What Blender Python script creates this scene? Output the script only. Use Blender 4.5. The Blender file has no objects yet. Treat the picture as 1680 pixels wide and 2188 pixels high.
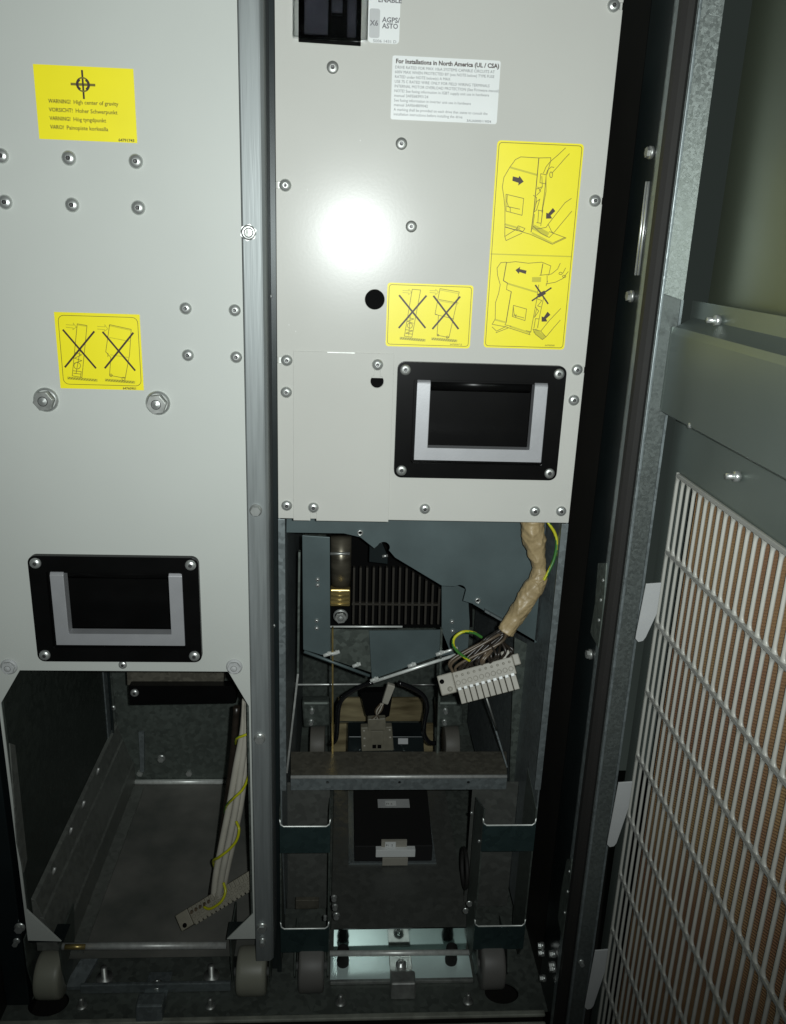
import bpy, math, random
from mathutils import Vector, Matrix, Euler, noise
from mathutils.geometry import tessellate_polygon
random.seed(7)
S = 0.001                                   # the scene is written in millimetres

# ------------------------------------------------------------------ camera, lamp, world
CAM = Vector((50.86, -650.3, 218.09))
PITCH, YAW, ROLL, FPX = 0.31325, 0.06526, 0.03715, 1787.5     # focal length in pixels of a 1680 x 2188 photograph
fwd = Vector((math.sin(YAW)*math.cos(PITCH), math.cos(YAW)*math.cos(PITCH), -math.sin(PITCH)))
rgt = Vector((math.cos(YAW), -math.sin(YAW), 0)); upv = rgt.cross(fwd)
r2 = math.cos(ROLL)*rgt + math.sin(ROLL)*upv
u2 = -math.sin(ROLL)*rgt + math.cos(ROLL)*upv
scene = bpy.context.scene
cam_data = bpy.data.cameras.new('camera'); cam = bpy.data.objects.new('camera', cam_data)
scene.collection.objects.link(cam); scene.camera = cam
cam.matrix_world = Matrix(((r2.x, u2.x, -fwd.x, CAM.x*S), (r2.y, u2.y, -fwd.y, CAM.y*S), (r2.z, u2.z, -fwd.z, CAM.z*S), (0, 0, 0, 1)))
cam_data.sensor_fit = 'VERTICAL'; cam_data.sensor_height = 24; cam_data.sensor_width = 18
cam_data.lens = 24*FPX/2188
cam_data.clip_start = 0.01; cam_data.clip_end = 20
cam_data.dof.use_dof = False

world = bpy.data.worlds.new('World'); scene.world = world; world.use_nodes = True
bg = world.node_tree.nodes['Background']; bg.inputs[0].default_value = (0.75, 0.95, 0.85, 1); bg.inputs[1].default_value = 0.028

# the phone's flash, 15 mm beside its lens
fl = bpy.data.lights.new('phone_flash', 'SPOT'); flo = bpy.data.objects.new('phone_flash', fl)
scene.collection.objects.link(flo)
flo.location = (0.0653, -0.6503, 0.2230)
fl.energy = 18.0; fl.color = (0.94, 1.0, 0.985); fl.spot_size = math.radians(124); fl.spot_blend = 1.0; fl.shadow_soft_size = 0.0035
flo.rotation_euler = Vector((0.0, 1, 0.02)).to_track_quat('-Z', 'Y').to_euler()
vs = scene.view_settings; vs.view_transform = 'Standard'; vs.look = 'None'; vs.exposure = 0; vs.gamma = 1

# ------------------------------------------------------------------ measuring: a photo pixel on a known plane
def at(u, v, **k):
    d = fwd + r2*((u-840)/FPX) - u2*((v-1094)/FPX)
    (ax, val), = k.items(); i = 'xyz'.index(ax)
    return CAM + d*((val-CAM[i])/d[i])
def ax_(u, v, y): return at(u, v, y=y)

# ------------------------------------------------------------------ materials
def node_mat(name):
    m = bpy.data.materials.new(name); m.use_nodes = True
    nt = m.node_tree; return m, nt, nt.nodes['Principled BSDF']
def N(nt, t, **kw):
    n = nt.nodes.new(t)
    for k, v in kw.items(): setattr(n, k, v)
    return n
def mat(name, col, rough=0.5, metal=0.0, vary=0.08, scale=40, bump=0.0, bscale=300, stretch=(1, 1, 1), rvar=0.0, coat=0, coat_r=0.1, spec=0.5, col2=None, detail=4):
    m, nt, b = node_mat(name); L = nt.links
    tc = N(nt, 'ShaderNodeTexCoord'); mp = N(nt, 'ShaderNodeMapping'); mp.inputs['Scale'].default_value = stretch
    L.new(tc.outputs['Object'], mp.inputs[0])
    nz = N(nt, 'ShaderNodeTexNoise'); nz.inputs['Scale'].default_value = scale; nz.inputs['Detail'].default_value = detail
    L.new(mp.outputs[0], nz.inputs['Vector'])
    cr = N(nt, 'ShaderNodeValToRGB'); L.new(nz.outputs['Fac'], cr.inputs[0])
    c2 = col2 or tuple(c*(1+vary) for c in col); c1 = col if col2 else tuple(c*(1-vary) for c in col)
    cr.color_ramp.elements[0].position = 0.3; cr.color_ramp.elements[1].position = 0.7
    cr.color_ramp.elements[0].color = (*c1, 1); cr.color_ramp.elements[1].color = (*c2, 1)
    L.new(cr.outputs[0], b.inputs['Base Color'])
    b.inputs['Metallic'].default_value = metal; b.inputs['Roughness'].default_value = rough
    b.inputs['Specular IOR Level'].default_value = spec
    if rvar:
        mr = N(nt, 'ShaderNodeMapRange'); L.new(nz.outputs['Fac'], mr.inputs[0])
        mr.inputs['From Min'].default_value = .3; mr.inputs['From Max'].default_value = .7
        mr.inputs['To Min'].default_value = max(.02, rough-rvar); mr.inputs['To Max'].default_value = rough+rvar
        L.new(mr.outputs[0], b.inputs['Roughness'])
    if coat: b.inputs['Coat Weight'].default_value = coat; b.inputs['Coat Roughness'].default_value = coat_r
    if bump:
        n2 = N(nt, 'ShaderNodeTexNoise'); n2.inputs['Scale'].default_value = bscale; L.new(mp.outputs[0], n2.inputs['Vector'])
        bp = N(nt, 'ShaderNodeBump'); bp.inputs['Strength'].default_value = bump; bp.inputs['Distance'].default_value = 0.001
        L.new(n2.outputs['Fac'], bp.inputs['Height']); L.new(bp.outputs[0], b.inputs['Normal'])
    return m
def galv(name, col, rough=0.42, metal=0.85, cell=90, amt=0.15, bump=0.05):
    """galvanised sheet: crystal spangle in shade and gloss"""
    m, nt, b = node_mat(name); L = nt.links
    tc = N(nt, 'ShaderNodeTexCoord')
    vo = N(nt, 'ShaderNodeTexVoronoi'); vo.inputs['Scale'].default_value = cell*3.2; L.new(tc.outputs['Object'], vo.inputs['Vector'])
    sp = N(nt, 'ShaderNodeSeparateColor'); L.new(vo.outputs['Color'], sp.inputs[0])
    nz = N(nt, 'ShaderNodeTexNoise'); nz.inputs['Scale'].default_value = 14; nz.inputs['Detail'].default_value = 6; L.new(tc.outputs['Object'], nz.inputs['Vector'])
    ad = N(nt, 'ShaderNodeMath', operation='ADD'); L.new(sp.outputs[0], ad.inputs[0]); L.new(nz.outputs['Fac'], ad.inputs[1])
    mr = N(nt, 'ShaderNodeMapRange'); L.new(ad.outputs[0], mr.inputs[0]); mr.inputs['From Min'].default_value = .4; mr.inputs['From Max'].default_value = 1.6
    mr.inputs['To Min'].default_value = 1-amt; mr.inputs['To Max'].default_value = 1+amt
    mx = N(nt, 'ShaderNodeVectorMath', operation='SCALE'); mx.inputs[0].default_value = col; L.new(mr.outputs[0], mx.inputs['Scale'])
    L.new(mx.outputs[0], b.inputs['Base Color'])
    rr = N(nt, 'ShaderNodeMapRange'); L.new(ad.outputs[0], rr.inputs[0]); rr.inputs['From Min'].default_value = .4; rr.inputs['From Max'].default_value = 1.6
    rr.inputs['To Min'].default_value = rough-.08; rr.inputs['To Max'].default_value = rough+.12
    L.new(rr.outputs[0], b.inputs['Roughness']); b.inputs['Metallic'].default_value = metal
    bp = N(nt, 'ShaderNodeBump'); bp.inputs['Strength'].default_value = bump; bp.inputs['Distance'].default_value = .0006
    L.new(ad.outputs[0], bp.inputs['Height']); L.new(bp.outputs[0], b.inputs['Normal'])
    return m
M = {}
M['paint'] = mat('light_grey_paint', (0.50, 0.50, 0.465), rough=0.25, vary=0.03, scale=7, bump=0.012, bscale=420, detail=9, rvar=.025, spec=.17)
M['paint_left'] = mat('light_grey_paint_matt', (0.47, 0.49, 0.46), rough=0.5, vary=0.04, scale=6, bump=0.02, bscale=420, detail=9)
M['yellow'] = mat('yellow_sticker', (0.84, 0.74, 0.008), rough=0.45, vary=0.03, scale=30)
M['yellow_dark'] = mat('yellow_shade_print', (0.52, 0.47, 0.012), rough=0.45)
M['print'] = mat('dark_print', (0.035, 0.018, 0.012), rough=0.5)
M['print_thin'] = mat('thin_brown_print', (0.16, 0.13, 0.01), rough=0.5)
M['print_grey'] = mat('grey_print', (0.14, 0.14, 0.15), rough=0.5)
M['white'] = mat('white_sticker', (0.70, 0.72, 0.71), rough=0.4, vary=0.02, coat=.2, coat_r=.2)
M['grey_sticker'] = mat('grey_sticker', (0.46, 0.47, 0.47), rough=0.4)
M['black'] = mat('black_plastic', (0.0035, 0.0035, 0.0035), rough=0.3, vary=.2, spec=.16)
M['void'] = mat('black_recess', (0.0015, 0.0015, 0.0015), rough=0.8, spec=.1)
M['rubber'] = mat('black_rubber', (0.010, 0.009, 0.008), rough=0.7)
M['alu'] = mat('satin_grip', (0.42, 0.425, 0.44), rough=0.42, metal=0.45, vary=.05, scale=60, bump=.04, bscale=1500)
M['steel'] = mat('screw_steel', (0.58, 0.60, 0.58), rough=0.33, metal=.75, vary=.15, scale=120)
M['edge'] = mat('edge_with_glint', (0.85, 0.88, 0.84), rough=0.36, metal=.4, vary=.12, scale=200)  # paler than plain steel: highlights on thin lips and rods put into colour
M['pit'] = mat('screw_pit', (0.06, 0.06, 0.06), rough=.4, metal=.5)
M['rear_wheel'] = mat('rear_wheel', (.11, .105, .09), rough=.55, vary=.1, scale=40)
M['steel_dull'] = mat('dull_zinc', (0.42, 0.43, 0.41), rough=0.45, metal=.8, vary=.2, scale=150)
M['post'] = mat('brushed_galvanised', (0.225, 0.245, 0.245), rough=0.48, metal=.4, vary=.13, scale=260, bump=.08, bscale=500, stretch=(1, 1, .05), rvar=.06)
M['galv'] = galv('galvanised_sheet', (0.21, 0.24, 0.245), rough=0.42, metal=.55)
M['galv_blue'] = mat('bluish_galvanised_sheet', (0.085, 0.115, 0.118), rough=0.5, metal=.25, vary=.16, scale=22, detail=8)
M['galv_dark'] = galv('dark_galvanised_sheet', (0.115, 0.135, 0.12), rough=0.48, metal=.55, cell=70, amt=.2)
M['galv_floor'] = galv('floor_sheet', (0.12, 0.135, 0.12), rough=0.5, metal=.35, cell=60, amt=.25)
M['spangle'] = galv('spangled_flange', (0.125, 0.142, 0.136), rough=0.45, metal=.55, cell=170, amt=.16, bump=.12)
M['spangle_b'] = galv('rough_spangled_strip', (0.27, 0.30, 0.29), rough=0.36, metal=.6, cell=190, amt=.28, bump=.6)
M['pan'] = galv('pan_sheet', (.11, .115, .105), rough=.5, metal=.4, cell=50, amt=.12)
M['mirror'] = mat('polished_sheet', (0.62, 0.70, 0.68), rough=0.13, metal=1.0, vary=.03, bump=.015, bscale=60)
M['zinc_flash'] = mat('zinc_with_flash_bounce', (0.70, 0.86, 0.83), rough=0.3, metal=.1, vary=.06, scale=30, detail=8)  # pale diffuse colour carries the flash bounced off the polished face
M['door_skin'] = mat('door_inner_sheet', (0.15, 0.178, 0.162), rough=.40, metal=.55, vary=.10, scale=7, detail=7)
M['door_olive'] = mat('door_window_sheet', (0.088, 0.104, 0.074), rough=.40, metal=.5, vary=.18, scale=6, detail=7, stretch=(1, 1, .4))
M['dark_side'] = mat('dark_side_sheet', (0.010, 0.009, 0.007), rough=0.55, vary=.3, scale=12)
M['dark_frame'] = mat('dark_frame_paint', (0.014, 0.020, 0.021), rough=0.32, vary=.2, scale=20, metal=.3)
M['grille'] = mat('grille_paint_lit', (0.40, 0.40, 0.365), rough=0.33, vary=.05, scale=30)
M['grille_shaded'] = mat('grille_paint_shaded', (0.29, 0.29, 0.27), rough=0.28, vary=.05, scale=30)  # same sheet as the slats, coloured darker for its steep angle to the flash
M['tab'] = mat('tab_paint', (0.42, 0.43, 0.43), rough=0.45, vary=.03)
M['nylon'] = mat('nylon_wheel', (0.26, 0.26, 0.21), rough=0.45, vary=.05, scale=25)
M['nylon_grey'] = mat('grey_wheel', (0.15, 0.145, 0.135), rough=0.5, vary=.1, scale=25)
M['brass'] = mat('brass_sheet', (0.42, 0.32, 0.12), rough=0.34, metal=.75, vary=.3, scale=18, stretch=(1, 1, 5))
M['back_reflections'] = mat('back_sheet_reflections', (0.13, 0.10, 0.05), rough=0.36, metal=.5, scale=24, stretch=(.5, 1, 3), detail=8, col2=(.62, .52, .30))  # pale streaks in the colour stand in for reflections on the sheet
M['sleeve'] = mat('heat_sleeve', (0.35, 0.265, 0.14), rough=0.5, vary=.12, scale=60, bump=.3, bscale=140, coat=.1, coat_r=.3)
M['connector'] = mat('grey_connector', (0.32, 0.305, 0.26), rough=0.5, vary=.06, scale=80)
M['connector_l'] = mat('cream_connector', (0.20, 0.185, 0.14), rough=0.55, vary=.12, scale=90)
M['wire_dark'] = mat('dark_wire', (0.022, 0.017, 0.013), rough=0.35, vary=.3, scale=80)
M['wire_brown'] = mat('brown_wire', (0.10, 0.075, 0.05), rough=0.35, vary=.3, scale=80)
M['wire_white'] = mat('white_cable', (0.46, 0.435, 0.37), rough=0.4, vary=.08, scale=60)
M['wire_yellow'] = mat('yellow_wire', (0.45, 0.45, 0.015), rough=0.35)
M['wire_green'] = mat('green_wire', (0.04, 0.16, 0.03), rough=0.35)
M['yellow_bead'] = mat('olive_bead', (.16, .16, .05), rough=.5)
M['plug_grey'] = mat('plug_grey', (.15, .14, .105), rough=.5, vary=.15, scale=120)
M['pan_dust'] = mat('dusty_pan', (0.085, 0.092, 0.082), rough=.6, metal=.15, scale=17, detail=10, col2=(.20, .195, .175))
M['soft_zinc'] = mat('soft_zinc', (.34, .35, .30), rough=.5, metal=.3, vary=.3, scale=60)
M['bay_block'] = mat('slate_plastic', (.030, .030, .040), rough=.22, vary=.4, scale=40)
M['scuff'] = mat('paint_scuff', (.60, .60, .57), rough=.5)
M['carpet'] = mat('room_floor_sheet', (0.010, 0.009, 0.007), rough=0.8)
def filter_mat():
    m, nt, b = node_mat('brown_filter_mat'); L = nt.links
    tc = N(nt, 'ShaderNodeTexCoord'); mp = N(nt, 'ShaderNodeMapping'); mp.inputs['Rotation'].default_value = (math.radians(24), 0, 0)
    L.new(tc.outputs['Object'], mp.inputs[0])
    w = N(nt, 'ShaderNodeTexWave', bands_direction='Z'); w.inputs['Scale'].default_value = 170; w.inputs['Distortion'].default_value = 1.2; w.inputs['Detail'].default_value = 2
    L.new(mp.outputs[0], w.inputs['Vector'])
    nz = N(nt, 'ShaderNodeTexNoise'); nz.inputs['Scale'].default_value = 14; nz.inputs['Detail'].default_value = 6; L.new(tc.outputs['Object'], nz.inputs['Vector'])
    cr = N(nt, 'ShaderNodeValToRGB'); L.new(nz.outputs['Fac'], cr.inputs[0])
    cr.color_ramp.elements[0].position = .35; cr.color_ramp.elements[1].position = .65
    cr.color_ramp.elements[0].color = (0.25, 0.125, 0.065, 1); cr.color_ramp.elements[1].color = (0.34, 0.215, 0.095, 1)
    mx = N(nt, 'ShaderNodeMixRGB', blend_type='MULTIPLY'); mx.inputs[0].default_value = .22
    L.new(cr.outputs[0], mx.inputs[1]); L.new(w.outputs['Color'], mx.inputs[2]); L.new(mx.outputs[0], b.inputs['Base Color'])
    b.inputs['Roughness'].default_value = .8
    bp = N(nt, 'ShaderNodeBump'); bp.inputs['Strength'].default_value = .6; bp.inputs['Distance'].default_value = .0008
    L.new(w.outputs['Fac'], bp.inputs['Height']); L.new(bp.outputs[0], b.inputs['Normal'])
    return m
M['filter'] = filter_mat()
def clear_mat():
    m, nt, b = node_mat('clear_plastic')
    b.inputs['Transmission Weight'].default_value = 1; b.inputs['Roughness'].default_value = .03; b.inputs['IOR'].default_value = 1.35
    b.inputs['Base Color'].default_value = (.93, .95, .95, 1); return m
M['clear'] = clear_mat()

# ------------------------------------------------------------------ object helpers
COL = scene.collection
def wloc(o):
    v = Vector((0, 0, 0))
    while o: v = v + o.location; o = o.parent
    return v/S
def tag(o, label=None, cat=None, group=None, kind=None):
    if label: o['label'] = label
    if cat: o['category'] = cat
    if group: o['group'] = group
    if kind: o['kind'] = kind
    return o
def thing(name, label, cat, loc, group=None):
    o = bpy.data.objects.new(name, None); COL.objects.link(o); o.location = Vector(loc)*S
    o.empty_display_size = .01
    return tag(o, label, cat, group)
class MB:
    def __init__(s): s.v = []; s.f = []; s.mi = []; s.cur = 0; s.sm = []; s.smooth = False
    def m(s, i, smooth=False): s.cur = i; s.smooth = smooth; return s
    def add(s, vs, fs):
        o = len(s.v); s.v += [Vector(x) for x in vs]
        for f in fs: s.f.append([o+i for i in f]); s.mi.append(s.cur); s.sm.append(s.smooth)
        return s
    def box(s, x0, x1, y0, y1, z0, z1):
        if x0 > x1: x0, x1 = x1, x0
        if y0 > y1: y0, y1 = y1, y0
        if z0 > z1: z0, z1 = z1, z0
        vs = [(x0,y0,z0),(x1,y0,z0),(x1,y1,z0),(x0,y1,z0),(x0,y0,z1),(x1,y0,z1),(x1,y1,z1),(x0,y1,z1)]
        return s.add(vs, [(0,3,2,1),(4,5,6,7),(0,1,5,4),(1,2,6,5),(2,3,7,6),(3,0,4,7)])
    def hexa(s, p):                        # eight corners, bottom ring then top ring
        return s.add(p, [(0,3,2,1),(4,5,6,7),(0,1,5,4),(1,2,6,5),(2,3,7,6),(3,0,4,7)])
    def prism(s, outer, a0, a1, axis='y', holes=()):
        """outline in the plane across `axis`, thickness a0..a1; holes cut through"""
        def P(p, a): return (p[0], a, p[1]) if axis == 'y' else ((a, p[0], p[1]) if axis == 'x' else (p[0], p[1], a))
        loops = [list(outer)] + [list(h) for h in holes]
        flat = [p for l in loops for p in l]; n = len(flat)
        tris = tessellate_polygon([[Vector((p[0], p[1], 0)) for p in l] for l in loops])
        vs = [P(p, a0) for p in flat] + [P(p, a1) for p in flat]
        fs = [tuple(t) for t in tris] + [tuple(n+i for i in reversed(t)) for t in tris]
        k = 0
        for l in loops:
            c = len(l)
            for i in range(c):
                j = (i+1) % c; fs.append((k+i, k+j, n+k+j, n+k+i))
            k += c
        return s.add(vs, fs)
    def cyl(s, p0, p1, r0, r1=None, n=20, cap=True):
        r1 = r0 if r1 is None else r1; p0 = Vector(p0); p1 = Vector(p1); d = (p1-p0).normalized()
        a = d.orthogonal().normalized(); b = d.cross(a)
        vs = [p0+(a*math.cos(t)+b*math.sin(t))*r0 for t in [2*math.pi*i/n for i in range(n)]]
        vs += [p1+(a*math.cos(t)+b*math.sin(t))*r1 for t in [2*math.pi*i/n for i in range(n)]]
        fs = [(i, (i+1) % n, n+(i+1) % n, n+i) for i in range(n)]
        if cap: fs += [tuple(reversed(range(n))), tuple(range(n, 2*n))]
        return s.add(vs, fs)
    def tube(s, pts, r, n=8, stripe=False, wob=0, squash=1):
        pts = [Vector(p) for p in pts]; N_ = len(pts); rs = r if isinstance(r, (list, tuple)) else [r]*N_
        a = None; rings = []; base = len(s.v)
        for i, p in enumerate(pts):
            d = (pts[min(i+1, N_-1)]-pts[max(i-1, 0)]).normalized()
            a = d.orthogonal().normalized() if a is None else (a-d*a.dot(d)).normalized()
            b = d.cross(a)
            for k in range(n):
                t = 2*math.pi*k/n; q = 1
                if wob:
                    q = 1+wob*noise.noise(Vector((math.cos(t)*1.3+p.x*.11, math.sin(t)*1.3+p.y*.11, p.z*.11)))
                    cr_ = 1-abs(noise.noise(Vector((math.cos(t)*1.1+p.z*.05, math.sin(t)*1.1-p.z*.09, p.z*.055+4)))*2.6)
                    c2_ = 1-abs(noise.noise(Vector((math.cos(t)*2.2-7, math.sin(t)*2.2+p.z*.12, p.z*.13)))*2.6)
                    q += .10*max(0, cr_)**3+.05*max(0, c2_)**3-.05
                s.v.append(p+(a*math.cos(t)*squash+b*math.sin(t))*rs[i]*q)
        for i in range(N_-1):
            for k in range(n):
                k2 = (k+1) % n
                s.f.append([base+i*n+k, base+i*n+k2, base+(i+1)*n+k2, base+(i+1)*n+k])
                s.mi.append(((k+i//3) % n >= n//2)*1 if stripe else s.cur); s.sm.append(True)
        for e in (0, N_-1):
            s.f.append([base+e*n+k for k in range(n)]); s.mi.append(s.cur); s.sm.append(False)
        return s
    def lathe(s, prof, c=(0, 0, 0), n=24, axis='y'):
        """profile [(radius, along)], turned about an axis through c"""
        c = Vector(c); base = len(s.v)
        for r, h in prof:
            for k in range(n):
                t = 2*math.pi*k/n
                q = (r*math.cos(t), h, r*math.sin(t)) if axis == 'y' else ((h, r*math.cos(t), r*math.sin(t)) if axis == 'x' else (r*math.cos(t), r*math.sin(t), h))
                s.v.append(c+Vector(q))
        for i in range(len(prof)-1):
            for k in range(n):
                s.f.append([base+i*n+k, base+i*n+(k+1) % n, base+(i+1)*n+(k+1) % n, base+(i+1)*n+k]); s.mi.append(s.cur); s.sm.append(s.smooth)
        return s
    def mesh(s, name, mats, org=Vector((0, 0, 0))):
        me = bpy.data.meshes.new(name)
        me.from_pydata([tuple((p-org)*S) for p in s.v], [], s.f)
        for mm in mats: me.materials.append(M[mm] if isinstance(mm, str) else mm)
        me.polygons.foreach_set('material_index', s.mi); me.polygons.foreach_set('use_smooth', s.sm)
        import bmesh
        bm = bmesh.new(); bm.from_mesh(me); bmesh.ops.recalc_face_normals(bm, faces=bm.faces); bm.to_mesh(me); bm.free()
        me.update(); return me
    def build(s, name, mats, parent=None, bevel=0, label=None, **kw):
        if not isinstance(mats, (list, tuple)): mats = [mats]
        me = s.mesh(name, mats, wloc(parent) if parent else Vector((0, 0, 0)))
        o = bpy.data.objects.new(name, me); COL.objects.link(o); o.parent = parent
        if bevel:
            b = o.modifiers.new('bevel', 'BEVEL'); b.width = bevel*S; b.segments = 2; b.limit_method = 'ANGLE'; b.angle_limit = math.radians(40)
        return tag(o, label=label, **kw)
def put(name, me, loc, parent, rot=None, label=None):
    """a copy of a shared mesh placed on its thing"""
    o = bpy.data.objects.new(name, me); COL.objects.link(o); o.parent = parent
    o.location = Vector(loc)*S-(wloc(parent)*S if parent else Vector((0, 0, 0)))
    if rot: o.rotation_euler = rot
    return tag(o, label=label)
def circ(x, z, r, n=24): return [(x+r*math.cos(2*math.pi*i/n), z+r*math.sin(2*math.pi*i/n)) for i in range(n)]
def rrect(x0, x1, z0, z1, r, n=6):
    out = []
    for cx, cz, a0 in ((x1-r, z1-r, 0), (x0+r, z1-r, 90), (x0+r, z0+r, 180), (x1-r, z0+r, 270)):
        for i in range(n+1):
            t = math.radians(a0+90*i/n); out.append((cx+r*math.cos(t), cz+r*math.sin(t)))
    return out
def smooth_path(pts, k=6):
    P = [Vector(p) for p in pts]; P = [P[0]*2-P[1]]+P+[P[-1]*2-P[-2]]; out = []
    for i in range(1, len(P)-2):
        for j in range(k):
            t = j/k; a, b, c, d = P[i-1], P[i], P[i+1], P[i+2]
            out.append(0.5*((2*b)+(c-a)*t+(2*a-5*b+4*c-d)*t*t+(3*b-3*c+d-a)*t*t*t))
    out.append(P[-2]); return out
def strokes(mb, lines, w, y, h=.08):
    """printed line work: flat ribbons lying on a sticker (lines in x, z)"""
    for ln in lines:
        for (x0, z0), (x1, z1) in zip(ln[:-1], ln[1:]):
            d = Vector((x1-x0, z1-z0)); L = d.length
            if L < 1e-4: continue
            d /= L; n = Vector((-d.y, d.x))*w/2; e = d*w*.3
            mb.add([(x0-e.x+n.x, y, z0-e.y+n.y), (x1+e.x+n.x, y, z1+e.y+n.y), (x1+e.x-n.x, y, z1+e.y-n.y), (x0-e.x-n.x, y, z0-e.y-n.y)], [(0, 1, 2, 3)])
            y -= 0.0007
    return mb
def text(s, x, z, size, y, parent, m='print', bold=0.0, align='LEFT', rot=0, width=None, sx=1.0):
    cu = bpy.data.curves.new('lettering', 'FONT'); cu.body = s; cu.size = size*S; cu.offset = bold*S; cu.align_x = align; cu.resolution_u = 2
    tmp = bpy.data.objects.new('tmp', cu); COL.objects.link(tmp)
    bpy.context.view_layer.update()
    me = bpy.data.meshes.new_from_object(tmp); bpy.data.objects.remove(tmp); bpy.data.curves.remove(cu)
    if width and len(me.vertices):
        xs = [v.co.x for v in me.vertices]; sx = width*S/(max(xs)-min(xs))
    R = Matrix.Rotation(math.radians(rot), 3, 'Y')
    for v in me.vertices: v.co = R @ Vector((v.co.x*sx, 0, v.co.y))
    me.materials.clear(); me.materials.append(M[m]); me.name = 'lettering'
    o = bpy.data.objects.new('lettering', me); COL.objects.link(o); o.parent = parent
    o.location = Vector((x, y, z))*S-wloc(parent)*S; return o

# ------------------------------------------------------------------ shared fasteners (heads look towards -y)
def dome_screw(r, h, hexr, mats=('steel', 'pit')):
    b = MB().m(0, True)
    b.lathe([(r*1.0, 0), (r, -h*.25), (r*.92, -h*.55), (r*.75, -h*.85), (hexr*1.15, -h)], n=28)
    b.m(0).lathe([(hexr*1.15, -h), (hexr, -h)], n=6)
    b.m(1).lathe([(hexr, -h), (hexr*.9, -h*.35), (0.01, -h*.30)], n=6)
    return b.mesh('screw', mats)
SCR = dome_screw(4.4, 2.6, 1.5)
SCR_S = dome_screw(3.6, 2.2, 1.3)
SCR_L = dome_screw(4.9, 3.0, 1.6)
SCR_DULL = dome_screw(4.2, 1.6, 1.6, ('steel_dull', 'pit'))
def flange_bolt(r, painted=False):
    b = MB().m(0, True); b.lathe([(r, 0), (r*.98, -1.0), (r*.80, -1.9)], n=32)
    h = 7.2 if not painted else 3.6
    hx = [(r*.80*math.cos(math.radians(60*i+8)), r*.80*math.sin(math.radians(60*i+8))) for i in range(6)]
    b.m(1).prism(hx, -1.2, -h, 'y')
    b.m(1).prism([(x*.93, z*.93) for x, z in hx], -h+.01, -h-.6, 'y')
    b.m(2, True).lathe([(r*.40, -h-.62), (r*.34, -h-.64)], n=20)
    b.m(0, True).lathe([(r*.34, -h-.65), (r*.22, -h-.3-.6), (.01, -h-1.3)], n=8)
    return b.mesh('bolt', ('tab' if painted else 'steel', 'tab' if painted else 'steel_dull', 'pit' if not painted else 'steel_dull'))
BOLT = flange_bolt(9.2); BOLT_P = flange_bolt(6.8, True)
def nut_mesh(r):
    b = MB().m(0); hx = [(r*math.cos(math.radians(60*i+20)), r*math.sin(math.radians(60*i+20))) for i in range(6)]
    b.prism(hx, 0, -3.4, 'y', holes=[circ(0, 0, r*.48, 18)])
    b.m(0, True).lathe([(r*.9, -3.3), (r*.72, -4.1), (r*.48, -4.1), (r*.48, 0)], n=24)
    b.m(1, True).lathe([(r*.44, -2.6), (.01, -2.9)], n=18)
    return b.mesh('nut', ('steel', 'steel_dull'))
NUT = nut_mesh(5.9)
def hex_bolt(r, h):
    b = MB().m(0); hx = [(r*math.cos(math.radians(60*i)), r*math.sin(math.radians(60*i))) for i in range(6)]
    b.m(0, True).lathe([(r*1.25, 0), (r*1.25, -.9), (0.01, -.9)], n=24); b.m(0).prism(hx, -.9, -h, 'y')
    return b.mesh('bolt', ('steel', 'steel'))
HEXB = hex_bolt(4, 4.2); HEXS = hex_bolt(2.6, 5.5)

# ================================================================== SETTING
hl = at(104, 2143, z=-495); hr = at(1072, 2121, z=-495)
MB().prism([(-262, -30), (262, -30), (262, 450), (-262, 450)], -497, -495, 'z',
           holes=[[(hl.x+19*math.cos(t*math.pi/16), hl.y+15*math.sin(t*math.pi/16)) for t in range(32)],
                  [(hr.x+17*math.cos(t*math.pi/16), hr.y+13*math.sin(t*math.pi/16)) for t in range(32)]]).build('cabinet_floor', 'galv_floor', kind='structure')
MB().box(-900, 900, -1200, 452, -562, -560).build('room_floor', 'carpet', kind='structure')
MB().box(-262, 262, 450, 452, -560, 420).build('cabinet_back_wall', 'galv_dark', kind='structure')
MB().box(262, 264, 7.5, 450, -560, 420).build('cabinet_side_wall', 'dark_side', kind='structure')
MB().box(-264, -262, -30, 450, -560, 420).build('cabinet_side_wall', 'dark_side', kind='structure')
# front rail of the plinth with its folded double edge
cab = thing('electrical_cabinet', 'tall metal cabinet housing both modules, its right-hand door standing open', 'cabinet', (0, -30, -558))
sill = MB().box(-262, 256, -36, -30, -552, -496.5).build('plinth_rail', 'dark_side', cab)
MB().box(-262, 258, -37, -31, -496, -492.5).build('folded_edge', 'soft_zinc', sill, bevel=1.2)
MB().box(-262, 258, -42, -38, -503, -499).build('folded_edge', 'soft_zinc', sill, bevel=1.4)
for u, v in ((450, 2150), (728, 2143), (1000, 2140), (175, 2150)):
    p = at(u, v, z=-494.5); b = MB().m(0, True).lathe([(5, 0), (5, 1), (.01, 1)], p, 20, 'z')
    b.lathe([(2.3, 1), (2.3, 9), (1.2, 10), (.01, 10)], p, 14, 'z'); b.build('bolt', 'steel_dull', sill)

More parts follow.
